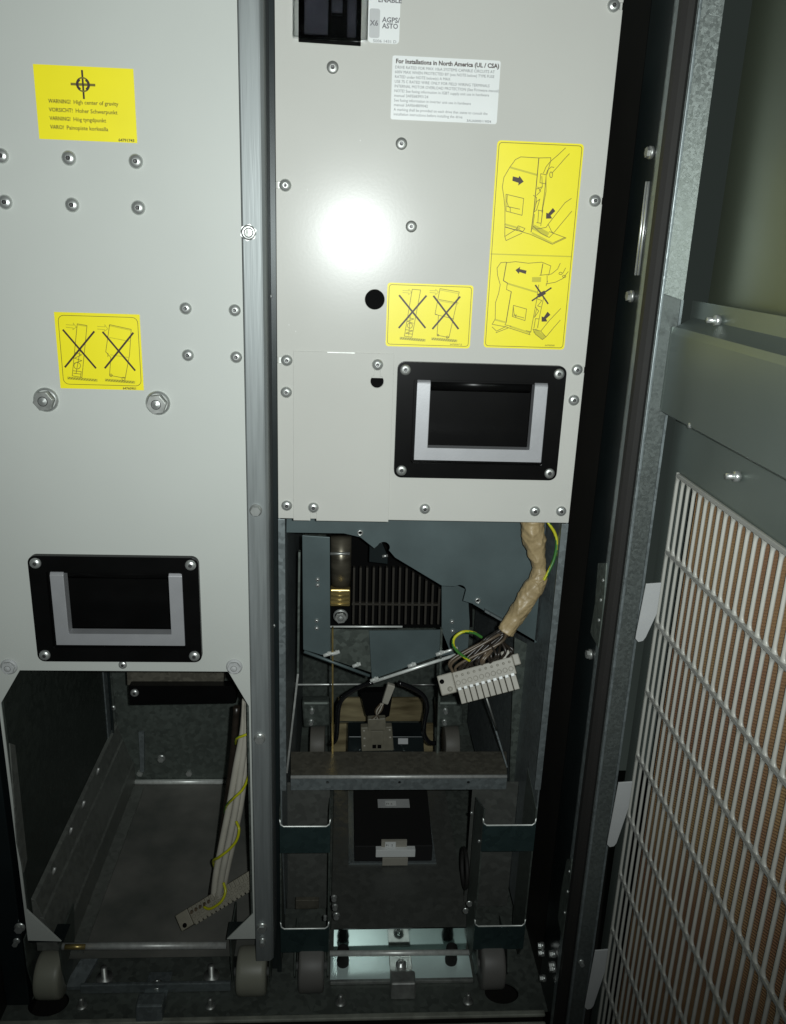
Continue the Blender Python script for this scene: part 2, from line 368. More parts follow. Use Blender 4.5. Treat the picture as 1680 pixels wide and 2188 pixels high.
# ================================================================== centre post
MB().prism([(-22.4, -22), (-8.2, -22), (-6.0, -19), (-6.0, 30), (-22.4, 30)], -436, 430, 'z').build('upright', 'post', cab, bevel=1.0, label='bright galvanised upright between the two modules'); post = bpy.context.scene.objects['upright']
MB().box(-12, -4, 24, 30, -494, -437).build('foot', 'dark_frame', post); MB().box(-5.8, -1.5, 20, 24, -494, 430).build('rear_strip', 'dark_frame', post)
for (u, v) in ((532, 497), ): put('nut', NUT, at(u, v, y=-22), post)
for (u, v) in ((547, 1090), (555, 1577)): put('bolt', HEXB, at(u, v, y=-22), post)
for (u, v) in ((569, 449), (578, 633), (585, 1337)):
    put('rivet', SCR_S, at(u, v, y=20), post, rot=None).scale = (.45, .45, .45)
put('bolt', HEXB, at(560, 1981, y=-22), post); put('bolt', HEXS, at(561, 2010, y=-22), post)

# ================================================================== labels' line art helpers
def LZ(ox, oy, s, pts, y):
    return [(p.x, p.z) for p in (at(ox+s*a, oy+s*b, y=y) for a, b in pts)]
def arc(cx, cy, r, a0, a1, n=10, ry=None):
    ry = ry or r; return [(cx+r*math.cos(math.radians(a0+(a1-a0)*i/n)), cy+ry*math.sin(math.radians(a0+(a1-a0)*i/n))) for i in range(n+1)]
def sticker(parent, x0, x1, z0, z1, y, m, r=0, label=None, slant=0):
    pts = rrect(x0, x1, z0, z1, r, 4) if r else [(x0, z0), (x1, z0), (x1, z1), (x0, z1)]
    return MB().prism(pts, y, y-.35, 'y').build('warning_label' if 'yellow' in m else 'information_label', m, parent, label=label)
def tilt_picto(lab, Z, y, sets, ml):
    """crossed-out pictures of a module being tipped over"""
    thin, dark, shade = MB(), MB(), MB()
    for (X, fig, gnd, arrows) in sets:
        strokes(dark, [Z(l) for l in X], 1.35, y-.45)
        strokes(thin, [Z(l) for l in fig], .42, y-.42)
        strokes(MB(), [Z(l) for l in gnd], 2.0, y-.40).build('ground_hatching', 'yellow_dark', lab)
        for g in gnd:
            (a, b), (c, d) = g[0], g[-1]
            n = 11
            strokes(thin, [Z([(a+(c-a)*i/n, b+(d-b)*i/n+6), (a+(c-a)*(i+.7)/n, b+(d-b)*(i+.7)/n-5)]) for i in range(n)], .4, y-.45)
        strokes(MB(), [Z(l) for l in arrows], .55, y-.42).build('push_arrow', 'yellow_dark', lab)
    strokes(dark.m(0), ml, .35, y-.43)
    dark.build('crosses', 'print', lab); thin.build('line_drawing', 'print_thin', lab)

# ================================================================== recessed pull handle
def pull_handle(mod, x0, z1, yf, screw, dx=0.0):
    """black bezel 132 x 92 mm with a deep pocket, satin U grip, bar and four screws"""
    W_, H_ = 132, 92.2; x1, z0 = x0+W_, z1-H_
    h = MB().prism(rrect(x0, x1, z0, z1, 6), yf-.2, yf-5.2, 'y', holes=[rrect(x0+13, x1-13, z0+12.2, z1-13.2, 2.0, 3)])
    hb = h.build('handle', 'black', mod, bevel=.9)
    r = MB(); a0, a1, c0, c1 = x0+13.2, x1-13.2, z0+12.4, z1-13.4
    r.box(a0-1, a1+1, yf+34, yf+35, c0-1, c1+1)
    r.box(a0-1, a0, yf-4, yf+34, c0-1, c1+1); r.box(a1, a1+1, yf-4, yf+34, c0-1, c1+1)
    r.box(a0, a1, yf-4, yf+34, c0-1, c0); r.box(a0, a1, yf-4, yf+34, c1, c1+1)
    r.build('pocket', 'black', hb)
    # inner step of the bezel
    MB().prism(rrect(a0+.2, a1-.2, c0+.2, c1-.2, 1.5, 3), yf-2.4, yf-.6, 'y', holes=[rrect(x0+15.0, x1-12.9-2.2, z0+13.8, z1-15.2, 1.0, 3)]).build('inner_rim', 'black', hb, bevel=.4)
    gx0, gx1, gz1, gz0 = x0+15.6, x0+118.6, z1-16.0, z1-77.6
    g = MB().prism([(gx0, gz0), (gx1, gz0), (gx1, gz1), (gx1-10.6, gz1), (gx1-10.6, gz0+10.2), (gx0+10.6, gz0+10.2), (gx0+10.6, gz1), (gx0, gz1)], yf-4.4, yf+5.5, 'y')
    for sx in (gx0, gx1-10.6):
        pts = [(sx+.02, yf-4.38, gz1)]
        k = 6
        for i in range(k):                                # arm ends roll back into the pocket
            t0, t1 = math.radians(90*i/k), math.radians(90*(i+1)/k)
            ya, za = yf+5.5-9.9*math.cos(t0), gz1+3.6*math.sin(t0); yb, zb = yf+5.5-9.9*math.cos(t1), gz1+3.6*math.sin(t1)
            g.hexa([(sx, ya, za), (sx+10.6, ya, za), (sx+10.6, yf+5.5, gz1), (sx, yf+5.5, gz1), (sx, yb, zb), (sx+10.6, yb, zb), (sx+10.6, yf+5.5, gz1), (sx, yf+5.5, gz1)])
    g.build('grip', 'alu', hb, bevel=.7)
    MB().m(0, True).cyl((gx0+11.5, yf+9, gz1-2.5), (gx1-11.5, yf+9, gz1-2.5), 5.2, n=20).build('pivot_bar', 'black', hb)
    for sx, sz in ((x0+6.0, z1-6.0), (x1-6.0, z1-6.0), (x0+6.0, z0+6.0), (x1-6.0, z0+6.0)):
        put('screw', screw, (sx, yf-5.2, sz), hb)
    return hb

# ================================================================== RIGHT MODULE
rm = thing('inverter_module', 'right-hand pale grey power module with a black pull handle above its open wiring bay', 'electrical module', (120, 200, -495))
def slot(x, z, w, h): return rrect(x-w/2, x+w/2, z-h/2, z+h/2, min(w, h)*.45, 3)
s_pts = {k: at(u, v, y=0) for k, (u, v) in dict(a=(711, 144), b=(858, 307), c=(879, 484), l1=(610, 396), l2=(613, 770), l3=(612, 838), r0=(1311, 12), r1=(1271, 429), r2=(1233, 790), r3=(1226, 855), b0=(613, 1080), b1=(908, 1087), b2=(1143, 1092), b3=(1199, 1092)).items()}
hole1 = at(801, 640, y=0)
wtl, wbr = at(638, 0, y=0), at(771, 93, y=0); wbl = at(638, 89.5, y=0)
outer = [(0, 0), (240, 0)]
for k, sgn in (('r3', 0), ('r2', 1), ('r1', 1), ('r0', 1)):
    if sgn:
        z = s_pts[k].z; outer += [(240, z-2.2), (233.5, z-2.2), (233.5, z+2.2), (240, z+2.2)]
outer += [(240, 425), (0, 425)]
for k in ('l1', 'l2'):
    z = s_pts[k].z; outer += [(0, z+2.2), (5.5, z+2.2), (5.5, z-2.2), (0, z-2.2)]
holes = [circ(hole1.x, hole1.z, 7.4, 28), [(at(638, 90, y=0).x, wbl.z), (at(771, 97, y=0).x, wbl.z-.6), (at(771, 97, y=0).x, 415), (at(638, 90, y=0).x, 415)],
         rrect(92.6+10, 92.6+122, 130-84, 130-10, 3, 3)]
fp = MB().prism(outer, 0, 1.6, 'y', holes=holes).build('front_panel', 'paint', rm, bevel=.35)
for sx, x0, x1 in ((-1, .1, 1.4), (1, 238.6, 239.9)):
    MB().box(x0, x1, 1.7, 16, 0.2, 424).build('panel_return', 'paint', rm)
MB().box(1.5, 238.5, 1.7, 14, .1, 1.4).build('panel_return', 'galv', rm)
MB().box(-1.4, -.1, 17, 60, -302, 424).build('side_sheet', 'galv_dark', rm)
# dark rear of the panel's openings
MB().box(hole1.x-12, hole1.x+12, 6, 8, hole1.z-12, hole1.z+12).build('hole_backing', 'void', rm)
for k, v in s_pts.items(): put('screw', {'r': SCR, 'l': SCR, 'b': SCR}.get(k[0], SCR) if len(k) > 1 else SCR_DULL, (v.x, 0, v.z), rm)
for k in ('l1', 'l2', 'r0', 'r1', 'r2'):
    z = s_pts[k].z; x = (.8, 6) if k[0] == 'l' else (233, 239.2)
    MB().box(x[0], x[1], 1.8, 2.6, z-3, z+3).build('slot_backing', 'steel_dull', rm)

# --- small scuffs in the paint
rs = random.Random(5)
for u, v in ((657, 406), (628, 500), (618, 694), (632, 708), (776, 478), (652, 520), (770, 300), (905, 660)):
    p = at(u, v, y=0); n_ = rs.randint(5, 7); a_ = rs.uniform(.5, 1.3)
    MB().prism([(p.x+a_*rs.uniform(.3, 1)*math.cos(k*6.283/n_), p.z+a_*1.6*rs.uniform(.3, 1)*math.sin(k*6.283/n_)) for k in range(n_)], -.02, -.05, 'y').build('scuff', 'scuff', rm)
# --- window with a clear guard
wx0, wx1 = at(638, 90, y=0).x, at(771, 97, y=0).x
wz = wbl.z
wn = MB().box(wx0-3, wx1+3, 30, 31, wz-6, 420).m(0).box(wx0-3, wx0-1.8, 2, 30, wz-6, 420).box(wx1+1.8, wx1+3, 2, 30, wz-6, 420).box(wx0-3, wx1+3, 2, 30, wz-7, wz-5.6).build('connection_bay', 'void', rm)
MB().box(wx0+22, wx0+30, 14, 24, wz+22, 420).box(wx0+3, wx0+20, 16, 26, wz+8, 420).box(wx0+33, wx1-3, 18, 28, wz+8, 420).build('terminal_block', 'bay_block', wn, bevel=.8)
MB().box(wx0+21, wx0+26, 9, 13, wz+33, wz+39).build('terminal_lever', 'connector', wn, bevel=.4)
gx0, gx1, gz = at(626, 78, y=-6).x, at(786, 82, y=-6).x, at(700, 82, y=-6).z
gd = MB().box(gx0, gx1, -6.6, -5.6, gz, 420).box(gx0, gx0+1, -5.5, -.2, gz, 420).box(gx1-1, gx1, -5.5, -.2, gz, 420).box(gx0+1, gx1-1, -5.5, -.2, gz, gz+.8).build('clear_guard', 'clear', rm)

# --- stickers on the right panel
def ltr(lab, u, v, s, size, m='print', bold=0., width=None, y=-.5, rot=0, align='LEFT'):
    p = at(u, v, y=y); text(s, p.x, p.z, size, y, lab, m, bold, align, rot, width)
xl = sticker(rm, at(787, 60, y=0).x, at(854, 60, y=0).x, at(820, 93, y=0).z, 424, -.1, 'white', 2.5, 'white label with X6 and AGPS/ASTO printed beside the window')
g0, g1 = at(790, 18, y=0), at(811, 82, y=0)
MB().prism(rrect(g0.x, g1.x, g1.z, g0.z, 1.5, 3), -.5, -.62, 'y').build('grey_field', 'grey_sticker', xl)
ltr(xl, 791, 54, 'X6', 4.6, 'print_grey', .12, y=-.66)
ltr(xl, 817, 47, 'AGPS/', 4.4, 'print_grey', .12, width=12.3); ltr(xl, 817, 60, 'ASTO', 4.4, 'print_grey', .12, width=11)
ltr(xl, 808, 4, 'ENABLE', 4.2, 'print_grey', .12, width=16); ltr(xl, 797, 90, '5006 1431 D', 2.6, 'print_grey', width=16)

na = sticker(rm, 81.2, 157.2, 300, 340.6, -.1, 'white', 1.5, 'white printed label for installations in North America')
lines = ['DRIVE RATED FOR MAX 10kA SYSTEMS CAPABLE CIRCUITS AT', '600V MAX WHEN PROTECTED BY (see NOTE below) TYPE FUSE', 'RATED under NOTE below(s) A MAX', 'USE 75 C RATED WIRE ONLY FOR FIELD WIRING TERMINALS', 'INTERNAL MOTOR OVERLOAD PROTECTION (See Firmware manual)', 'NOTE! See fusing information in IGBT supply unit use in hardware', 'manual 3AFE68393124', 'See fusing information in inverter unit use in hardware', 'manual 3AFE64809042', 'A marking shall be provided on each drive that states to consult the', 'installation instructions before installing the drive']
wd = [70, 70, 39, 67, 74, 67, 24, 54.5, 24, 67, 49]
text('For Installations in North America (UL / CSA)', 83.6, 335.9, 3.9, -.5, na, 'print', .13, width=72.5)
for i, (s_, w_) in enumerate(zip(lines, wd)):
    text(s_, 83.2, 332.5-i*2.98, 2.6, -.5, na, 'print_grey', 0, width=w_)
text('3AUA0000119004', 135.5, 300.7, 2.3, -.5, na, 'print_grey', .02, width=17.5)

pz = lambda pts: LZ(546.9, 546.9, .42317, pts, -.4)
pr = sticker(rm, 82.8, 148, 141, 188.2, -.1, 'yellow', 2.2, 'yellow label with two crossed-out tipping module drawings')
X_ = [([[(725, 200), (855, 362)], [(860, 202), (723, 362)]],
       [[(790, 168), (832, 172), (788, 410), (750, 405), (790, 168)], arc(778, 352, 13, 0, 360), [(766, 310), (798, 318), (764, 330), (795, 340)], [(758, 372), (792, 378), (756, 390), (790, 395)], [(780, 300), (772, 400)]],
       [[(730, 415), (853, 426)]], [[(742, 174), (772, 176), (772, 168), (786, 183), (771, 196), (771, 187), (742, 184)]]),
      ([[(898, 203), (1022, 367)], [(1030, 207), (893, 367)]],
       [[(930, 165), (1027, 182), (975, 412), (915, 400), (922, 300), (905, 292), (930, 165)], [(925, 220), (1022, 238)], [(905, 295), (1000, 318)], arc(920, 400, 5, 0, 360, 6), arc(967, 410, 6, 0, 360, 6)],
       [[(890, 418), (1013, 429)]], [[(878, 174), (908, 176), (908, 168), (922, 183), (907, 196), (907, 187), (878, 184)], [(930, 172), (1024, 190)], [(925, 226), (1018, 244)]])]
fr = rrect(84.2, 146.6, 142.6, 186.8, 2, 3); tilt_picto(pr, pz, -.1, X_, [fr+[fr[0]]])
text('64700007 B', 132.5, 143.2, 1.9, -.6, pr, 'print_thin', .02)

tz = lambda pts: LZ(1011.7, 273.4, .22493, pts, -.4)
tl = sticker(rm, 158.6, 222, 142.2, 289.6, -.1, 'yellow', 2.6, 'tall yellow label showing how to hold and slide the module')
thin, dark, shade = MB(), MB(), MB()
f1 = rrect(160, 220.6, 143.6, 288.2, 2.2, 3)
strokes(thin, [f1+[f1[0]]], .45, -.52)
strokes(MB(), [tz([(168, 1197), (932, 1222)])], .9, -.50).build('divider', 'yellow_dark', tl)
T = [[(450, 275), (620, 285), (735, 283), (735, 310)], [(450, 275), (400, 300), (345, 375), (290, 470), (275, 560), (290, 660), (300, 760), (300, 900), (298, 1030)],
     [(735, 310), (700, 440)], [(690, 460), (690, 600), (660, 760), (640, 930)], [(310, 630), (478, 670), (462, 830), (310, 790), (310, 630)], [(318, 745), (440, 772)], [(322, 640), (318, 700), (332, 745), (350, 760), (350, 800)],
     [(300, 940), (540, 1010), (750, 1105), (880, 1045), (720, 985)], [(300, 1030), (410, 960)], [(310, 1070), (460, 1000)], [(298, 1030), (310, 1070)],
     [(565, 930), (600, 960), (690, 945), (710, 915), (740, 980), (760, 1000), (720, 1040), (640, 1000), (565, 930)], [(710, 915), (800, 800), (870, 710), (930, 670)], [(760, 1000), (860, 880), (935, 790)],
     [(665, 430), (690, 370), (730, 320), (800, 260), (875, 190)], [(745, 430), (800, 370), (860, 300), (912, 245)], arc(738, 445, 14, 0, 360, 10, 28), [(690, 445), (705, 400), (740, 370), (765, 375)],
     [(640, 435), (692, 445), (675, 620), (650, 800)], [(640, 435), (632, 520), (680, 530)], [(650, 460), (655, 560), (625, 600)], [(610, 560), (640, 600), (600, 640)], [(600, 580), (650, 560)], [(630, 680), (600, 780), (575, 800), (600, 700), (632, 676)], [(620, 780), (612, 900)], [(660, 780), (645, 900)], [(600, 900), (640, 905)], [(612, 780), (660, 790)], [(580, 820), (562, 960)], [(570, 640), (600, 660), (590, 740)],
     [(425, 930), (490, 955), (470, 985), (410, 960), (425, 930)], [(760, 1090), (870, 1040)],
     [(310, 1275), (260, 1280), (225, 1330), (230, 1400), (255, 1490), (240, 1570), (210, 1660), (207, 1815), (178, 1865)], [(315, 1280), (400, 1270), (520, 1285), (650, 1275), (735, 1310), (715, 1400)],
     [(322, 1475), (315, 1535), (360, 1555)], [(380, 1685), (505, 1720), (490, 1830), (370, 1790), (380, 1685)], [(380, 1700), (385, 1760), (400, 1790)], [(372, 1775), (480, 1805)], [(405, 1770), (403, 1800)],
     [(620, 1490), (600, 1640), (570, 1800), (545, 1940)], [(705, 1455), (690, 1500)], [(665, 1620), (635, 1760), (610, 1890)], [(310, 1850), (300, 1870), (360, 1885)], [(180, 1865), (310, 1890), (540, 1965)], [(178, 1890), (220, 1930), (310, 1885)], [(215, 1945), (330, 1900)],
     [(630, 1400), (740, 1388), (800, 1340), (825, 1285)], [(690, 1482), (780, 1465), (850, 1430), (900, 1365)], arc(828, 1382, 16, 0, 360, 8, 12), arc(862, 1410, 16, 0, 360, 8, 12), [(875, 1330), (850, 1380)], [(700, 1400), (700, 1470)],
     [(640, 1930), (720, 1830), (830, 1715)], [(690, 1985), (760, 1900), (825, 1825)], [(565, 1910), (640, 1930), (690, 1985), (655, 2010), (590, 1960), (565, 1910)],
     [(600, 1620), (650, 1640), (610, 1690), (640, 1700)], [(590, 1700), (620, 1740), (580, 1800), (600, 1720)], [(590, 1810), (575, 1900)], [(625, 1805), (610, 1900)], [(590, 1810), (625, 1815)], [(500, 1925), (540, 1935), (530, 1960)]]
strokes(thin, [tz(l) for l in T], .45, -.52)
strokes(dark, [tz(l) for l in ([(622, 285), (600, 520), (575, 780), (548, 990)], [(315, 1275), (285, 1450), (325, 1475)], [(360, 1555), (335, 1700), (310, 1850)], [(660, 1290), (640, 1400)], [(300, 940), (420, 975)])], .55, -.56)
strokes(dark, [tz(l) for l in ([(590, 1495), (708, 1668)], [(738, 1520), (558, 1640)])], 1.15, -.60)
strokes(dark, [tz([(625, 1590), (672, 1565)])], 2.9, -.64)
strokes(shade, [tz(l) for l in ([(355, 376), (600, 445)], [(325, 1478), (600, 1560)], [(300, 915), (440, 955)], [(560, 1000), (750, 1095)], [(210, 1822), (300, 1845)], [(350, 1885), (530, 1945)])], 1.3, -.48)
strokes(shade, [tz(l) for l in ([(570, 1440), (630, 1440)], [(580, 945), (700, 1010)], [(590, 1930), (660, 1990)])], 3.6, -.46)
for A in ([(375, 460), (430, 474), (437, 455), (478, 510), (425, 547), (430, 522), (370, 502)], [(755, 760), (778, 790), (733, 832), (748, 860), (690, 862), (692, 805), (712, 812)],
          [(505, 1355), (440, 1340), (445, 1318), (400, 1350), (432, 1387), (437, 1368), (498, 1388)], [(705, 1745), (732, 1775), (690, 1812), (702, 1838), (648, 1840), (648, 1790), (668, 1798)]):
    MB().prism(tz(A), -.47, -.62, 'y').build('arrow', 'print', tl)
dark.build('bold_lines', 'print', tl); thin.build('line_drawing', 'print_thin', tl); shade.build('shaded_print', 'yellow_dark', tl)
text('64700008', 206.5, 144.6, 1.9, -.6, tl, 'print_thin', .02)

# --- removable cover plate at the lower left of the panel
cx0, cx1 = at(627, 900, y=-1).x, at(834, 1000, y=-1).x; cz1 = at(700, 752, y=-1).z; cz0 = -1.2
kt, kb = at(807, 779, y=-1), at(806, 815, y=-1); bs = at(670, 1084, y=-1)
key = [(kt.x-2.3, kt.z), (kt.x-2.3, kb.z+4)]+[(kb.x+5.3*math.cos(math.radians(a)), kb.z+5.3*math.sin(math.radians(a))) for a in range(125, 416, 15)]+[(kt.x+2.3, kb.z+4), (kt.x+2.3, kt.z)]
cp = MB().prism([(cx0, cz0), (bs.x-2.4, cz0), (bs.x-2.4, bs.z), (bs.x+2.4, bs.z), (bs.x+2.4, cz0), (cx1, cz0), (cx1, cz1), (cx0, cz1)], -1.3, -.15, 'y', holes=[key]).build('cover_plate', 'paint', rm, bevel=.25)
MB().prism([(kb.x+5.1*math.cos(math.radians(a)), kb.z+5.1*math.sin(math.radians(a))) for a in range(150, 391, 12)], -.1, -.13, 'y').build('keyhole', 'void', cp)
put('screw', SCR, (kt.x, -1.3, kt.z), cp); put('screw', SCR, (bs.x, -1.3, bs.z), cp)
MB().box(cx0+26, cx0+47, -1.6, -1.35, cz1-.5, cz1+.15).build('pale_edge', 'steel_dull', cp)  # short pale strip on the plate's top edge
pull_handle(rm, 92.6, 130, 0, SCR_DULL)

# --- structure of the module below the panel
for side, x0, x1 in (('l', 0, 1.4), ('r', 238.6, 240)):
    MB().prism([(2, -.4), (400, -.4), (400, -440), (40, -440), (2, -300)], x0, x1, 'x').build('side_wall', 'galv', rm)
    MB().box(x0-.3 if side == 'l' else x0-4, x1+4 if side == 'l' else x1+.3, .2, 1.9, -262, -1).build('front_flange', 'galv', rm, bevel=.3)
# baffle sheet behind the opening
c1, c2 = at(820, 1170, y=60), at(982, 1262, y=60)
poly = [(3, 4), (237, 4)] + [(237, at(1150, 1372, y=60).z)]
A = [at(u, v, y=60) for u, v in ((1150, 1372), (1010, 1290), (990, 1284))]
poly = [(3, 6), (237, 6), (237, A[0].z-1)] + [(a.x, a.z) for a in A]
poly += [(c2.x+6.0*math.cos(math.radians(t)), c2.z+5.6*math.sin(math.radians(t))) for t in range(-20, 150, 17)]
poly += [(p.x, p.z) for p in (at(945, 1252, y=60), at(845, 1192, y=60))]
poly += [(c1.x+5.6*math.cos(math.radians(t)), c1.z+5.4*math.sin(math.radians(t))) for t in range(-30, 165, 17)]
poly += [(p.x, p.z) for p in (at(800, 1172, y=60), at(770, 1148, y=60), at(735, 1140, y=60), at(612, 1138, y=60))]
h1, h2 = at(770, 1138, y=60), at(1021, 1283, y=60)
MB().prism(poly, 60, 62, 'y', holes=[circ(h1.x, h1.z, 1.6, 12), circ(h2.x, h2.z, 1.6, 12)]).build('baffle_plate', 'galv_blue', rm, bevel=.3)
for h in (h1, h2):
    b = MB().m(0, True).lathe([(2.8, -.1), (2.6, -1.6), (1.5, -1.6), (1.5, 1)], (h.x, 60, h.z), 18); b.m(1).lathe([(1.5, 4), (.01, 4)], (h.x, 60, h.z), 12)
    b.build('rivet_nut', ['steel', 'void'], rm)
# bent lip along the sloping edge
a, b_ = at(1035, 1302, y=59), at(1085, 1330, y=59)
MB().hexa([(a.x, 55, a.z-1), (b_.x, 55, b_.z-1), (b_.x, 59.8, b_.z-1), (a.x, 59.8, a.z-1), (a.x, 55, a.z+1.2), (b_.x, 55, b_.z+1.2), (b_.x, 59.8, b_.z+1.2), (a.x, 59.8, a.z+1.2)]).build('edge_lip', 'galv', rm)

# --- fan housing behind the baffle: posts, grille and folded belly plates
def quad(name, pts, y, t, m, parent, bevel=0, **kw):
    q = [at(u, v, y=y) for u, v in pts]
    return MB().prism([(p.x, p.z) for p in q], y, y+t, 'y').build(name, m, parent, bevel=bevel, **kw)
fan = thing('fan_housing', 'dark finned fan housing with folded belly plates behind the baffle sheet', 'fan', (110, 150, -230))
quad('left_bracket', [(646, 1144), (705, 1148), (706, 1396), (688, 1400), (648, 1388)], 104, 2, 'galv_blue', fan, .4)
quad('right_bracket', [(944, 1252), (958, 1242), (1000, 1262), (1004, 1330), (1000, 1392), (944, 1402)], 104, 2, 'galv_blue', fan, .4)
for u, v in ((679, 1238), (679, 1250), (677, 1326), (677, 1342), (966, 1328), (967, 1348)):
    put('screw', SCR_S, at(u, v, y=104), fan).scale = (.62, 1, .62)
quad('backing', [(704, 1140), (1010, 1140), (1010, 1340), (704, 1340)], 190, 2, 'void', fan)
quad('belly_plate', [(706, 1344), (792, 1346), (794, 1437), (706, 1408)], 120, 1.5, 'galv_dark', fan)
quad('belly_plate', [(789, 1348), (944, 1346), (962, 1392), (795, 1452)], 104, 1.5, 'galv_blue', fan)
# long folded lips
def lip(name, p, q, y, r, m, parent):
    a, b = at(*p, y=y), at(*q, y=y); return MB().m(0, True).cyl(a, b, r, n=10).build(name, m, parent)
lip('folded_lip', (797, 1457), (975, 1399), 101, 1.7, 'edge', fan); lip('folded_lip', (650, 1392), (790, 1444), 101, 1.6, 'galv_blue', fan)
lip('shelf_edge', (706, 1339), (860, 1339), 108, 1.0, 'edge', fan)
lip('folded_lip', (942, 1396), (978, 1384), 99, 1.4, 'edge', fan)
for u, v in ((700, 1398), (717, 1395), (762, 1421), (800, 1452), (880, 1421), (940, 1396)):
    a = at(u-8, v+3, y=99); b = at(u+9, v-3, y=99)
    MB().m(0, True).cyl(a, b, 1.9, n=10).m(0).cyl(at(u+2, v-5, y=97), at(u+3, v+2, y=97), 1.2, n=8).build('lip_fastener', 'edge', fan, bevel=0)
# finned guard
gy = 118
for i in range(14):
    u = 757+i*14.2
    top = 1213 if u < 868 else 1213+(u-868)*.62
    a, b = at(u-i*.15, top, y=gy), at(u-2-i*.25, 1334, y=gy)
    MB().hexa([(b.x-1.0, gy, b.z), (b.x+1.0, gy, b.z), (b.x+1.0, gy+5, b.z), (b.x-1.0, gy+5, b.z), (a.x-1.0, gy, a.z), (a.x+1.0, gy, a.z), (a.x+1.0, gy+5, a.z), (a.x-1.0, gy+5, a.z)]).build('fin', M.setdefault('fin', mat('fin_plastic', (.030, .027, .022), rough=.4)), fan)
a, b = at(752, 1290, y=gy), at(940, 1288, y=gy)
MB().box(a.x, b.x, gy-1, gy+3, a.z-1, a.z+1).build('crossbar', M['fin'], fan)
q0, q1 = at(790, 1148, y=112), at(822, 1190, y=112)
MB().prism([(q0.x, q1.z-4), (q1.x+3, q1.z-6), (q1.x+3, q1.z+2), (q1.x-3, q0.z-4), (q0.x, q0.z)], 108, 114, 'y').build('hook_bracket', 'dark_frame', fan, bevel=.6)
lip('hook_pin', (817, 1189), (829, 1187), 100, 1.4, 'steel', fan)
# capacitor, brass terminal and bolt stacked between bracket and guard
p0, p1 = at(729, 1146, y=120), at(729, 1252, y=120)
cd = MB().m(0, True); cd.cyl(p0, p1, 10.2, n=28); cd.build('capacitor_can', M.setdefault('can', mat('dark_can', (.16, .145, .11), rough=.32, metal=.7, vary=.4, scale=25, stretch=(1, 1, 6))), fan)
lip('can_band', (706, 1183), (748, 1183), 106, 1.5, 'steel_dull', fan)
a, b = at(706, 1260, y=106), at(748, 1296, y=106)
MB().box(a.x, b.x, 106, 118, b.z, a.z).build('brass_terminal', 'brass', fan, bevel=1.2)
for k in range(4): lip('brass_rib', (706, 1264+k*9), (746, 1264+k*9), 105.5, .8, 'brass', fan)
put('bolt', BOLT, at(728, 1316, y=112), fan).scale = (.8, .8, .8)

# --- black gland hoses hanging below the fan
for pts in ([(796, 1458), (765, 1470), (735, 1490), (724, 1512), (721, 1550), (718, 1578), (709, 1590)], [(852, 1459), (880, 1470), (904, 1486), (913, 1510), (907, 1545), (907, 1570), (918, 1586), (932, 1588)]):
    path = smooth_path([at(u, v, y=118+i*5) for i, (u, v) in enumerate(pts)], 6)
    o = MB().tube(path, 2.5, 14).build('rubber_hose', mat('glossy_black_rubber', (.008, .008, .009), rough=.2, coat=.8, coat_r=.08), None)
    tag(o, 'black rubber hose bending down at the %s below the fan housing' % ('left' if pts[0][0] < 820 else 'right'), 'hose', 'rubber hoses under the fan housing')

# --- back of the bay: warm sheet in two strips, bright ledge
bb = thing('rear_channel', 'brass-tinted rear channel of two strips low in the right bay', 'metal channel', (120, 330, -466))
quad('strip', [(722, 1492), (905, 1492), (905, 1541), (722, 1541)], 330, 4, 'back_reflections', bb, .5)
quad('strip', [(708, 1547), (926, 1547), (926, 1606), (708, 1606)], 330, 4, 'back_reflections', bb, .5)
lip('bright_ledge', (600, 1463), (790, 1462), 260, 1.1, 'edge', bb); lip('bright_ledge', (880, 1463), (935, 1463), 260, .9, 'steel_dull', bb)
# thin vertical sheet edges
def edge_strip(pts, y0, y1, w, m, label):
    a, b = at(*pts[0], y=y0), at(*pts[1], y=y1)
    o = MB().hexa([(b.x-w, b.y, b.z), (b.x+w, b.y, b.z), (b.x+w, b.y+6, b.z), (b.x-w, b.y+6, b.z), (a.x-w, a.y, a.z), (a.x+w, a.y, a.z), (a.x+w, a.y+6, a.z), (a.x-w, a.y+6, a.z)])
    return o.build('sheet_edge', m, rm)
edge_strip([(711, 1344), (711, 1610)], 100, 100, .8, 'brass', ''); edge_strip([(944, 1345), (935, 1610)], 100, 100, 1.0, 'galv_dark', '')
edge_strip([(640, 1180), (637, 1440)], 90, 80, .9, 'galv_dark', ''); edge_strip([(637, 1440), (613, 1652)], 80, 60, .9, 'steel_dull', '')
edge_strip([(1038, 1490), (1084, 1640)], 78, 62, .8, 'galv', '')
# rear castor housings either side
for i, (u0, u1) in enumerate(((645, 705), (930, 988))):
    c = thing('rear_castor', 'grey rear castor at the %s of the warm rear channel' % ('left' if not i else 'right'), 'castor', at((u0+u1)/2, 1606, y=250), 'rear castors seen through the right bay')
    quad('housing', [(u0, 1500), (u1, 1500), (u1+2, 1552), (u0+4, 1556)], 250, 16, 'galv_dark', c, 3)
    a = at((u0+u1)/2+4, 1590, y=262); MB().m(0, True).cyl((a.x-9, 262, a.z), (a.x+9, 262, a.z), 24, n=36).build('wheel', 'rear_wheel', c, bevel=1)
    put('bolt', HEXS, at(u0+22, 1518, y=250), c); put('bolt', HEXS, at(u0+20, 1542, y=250), c)

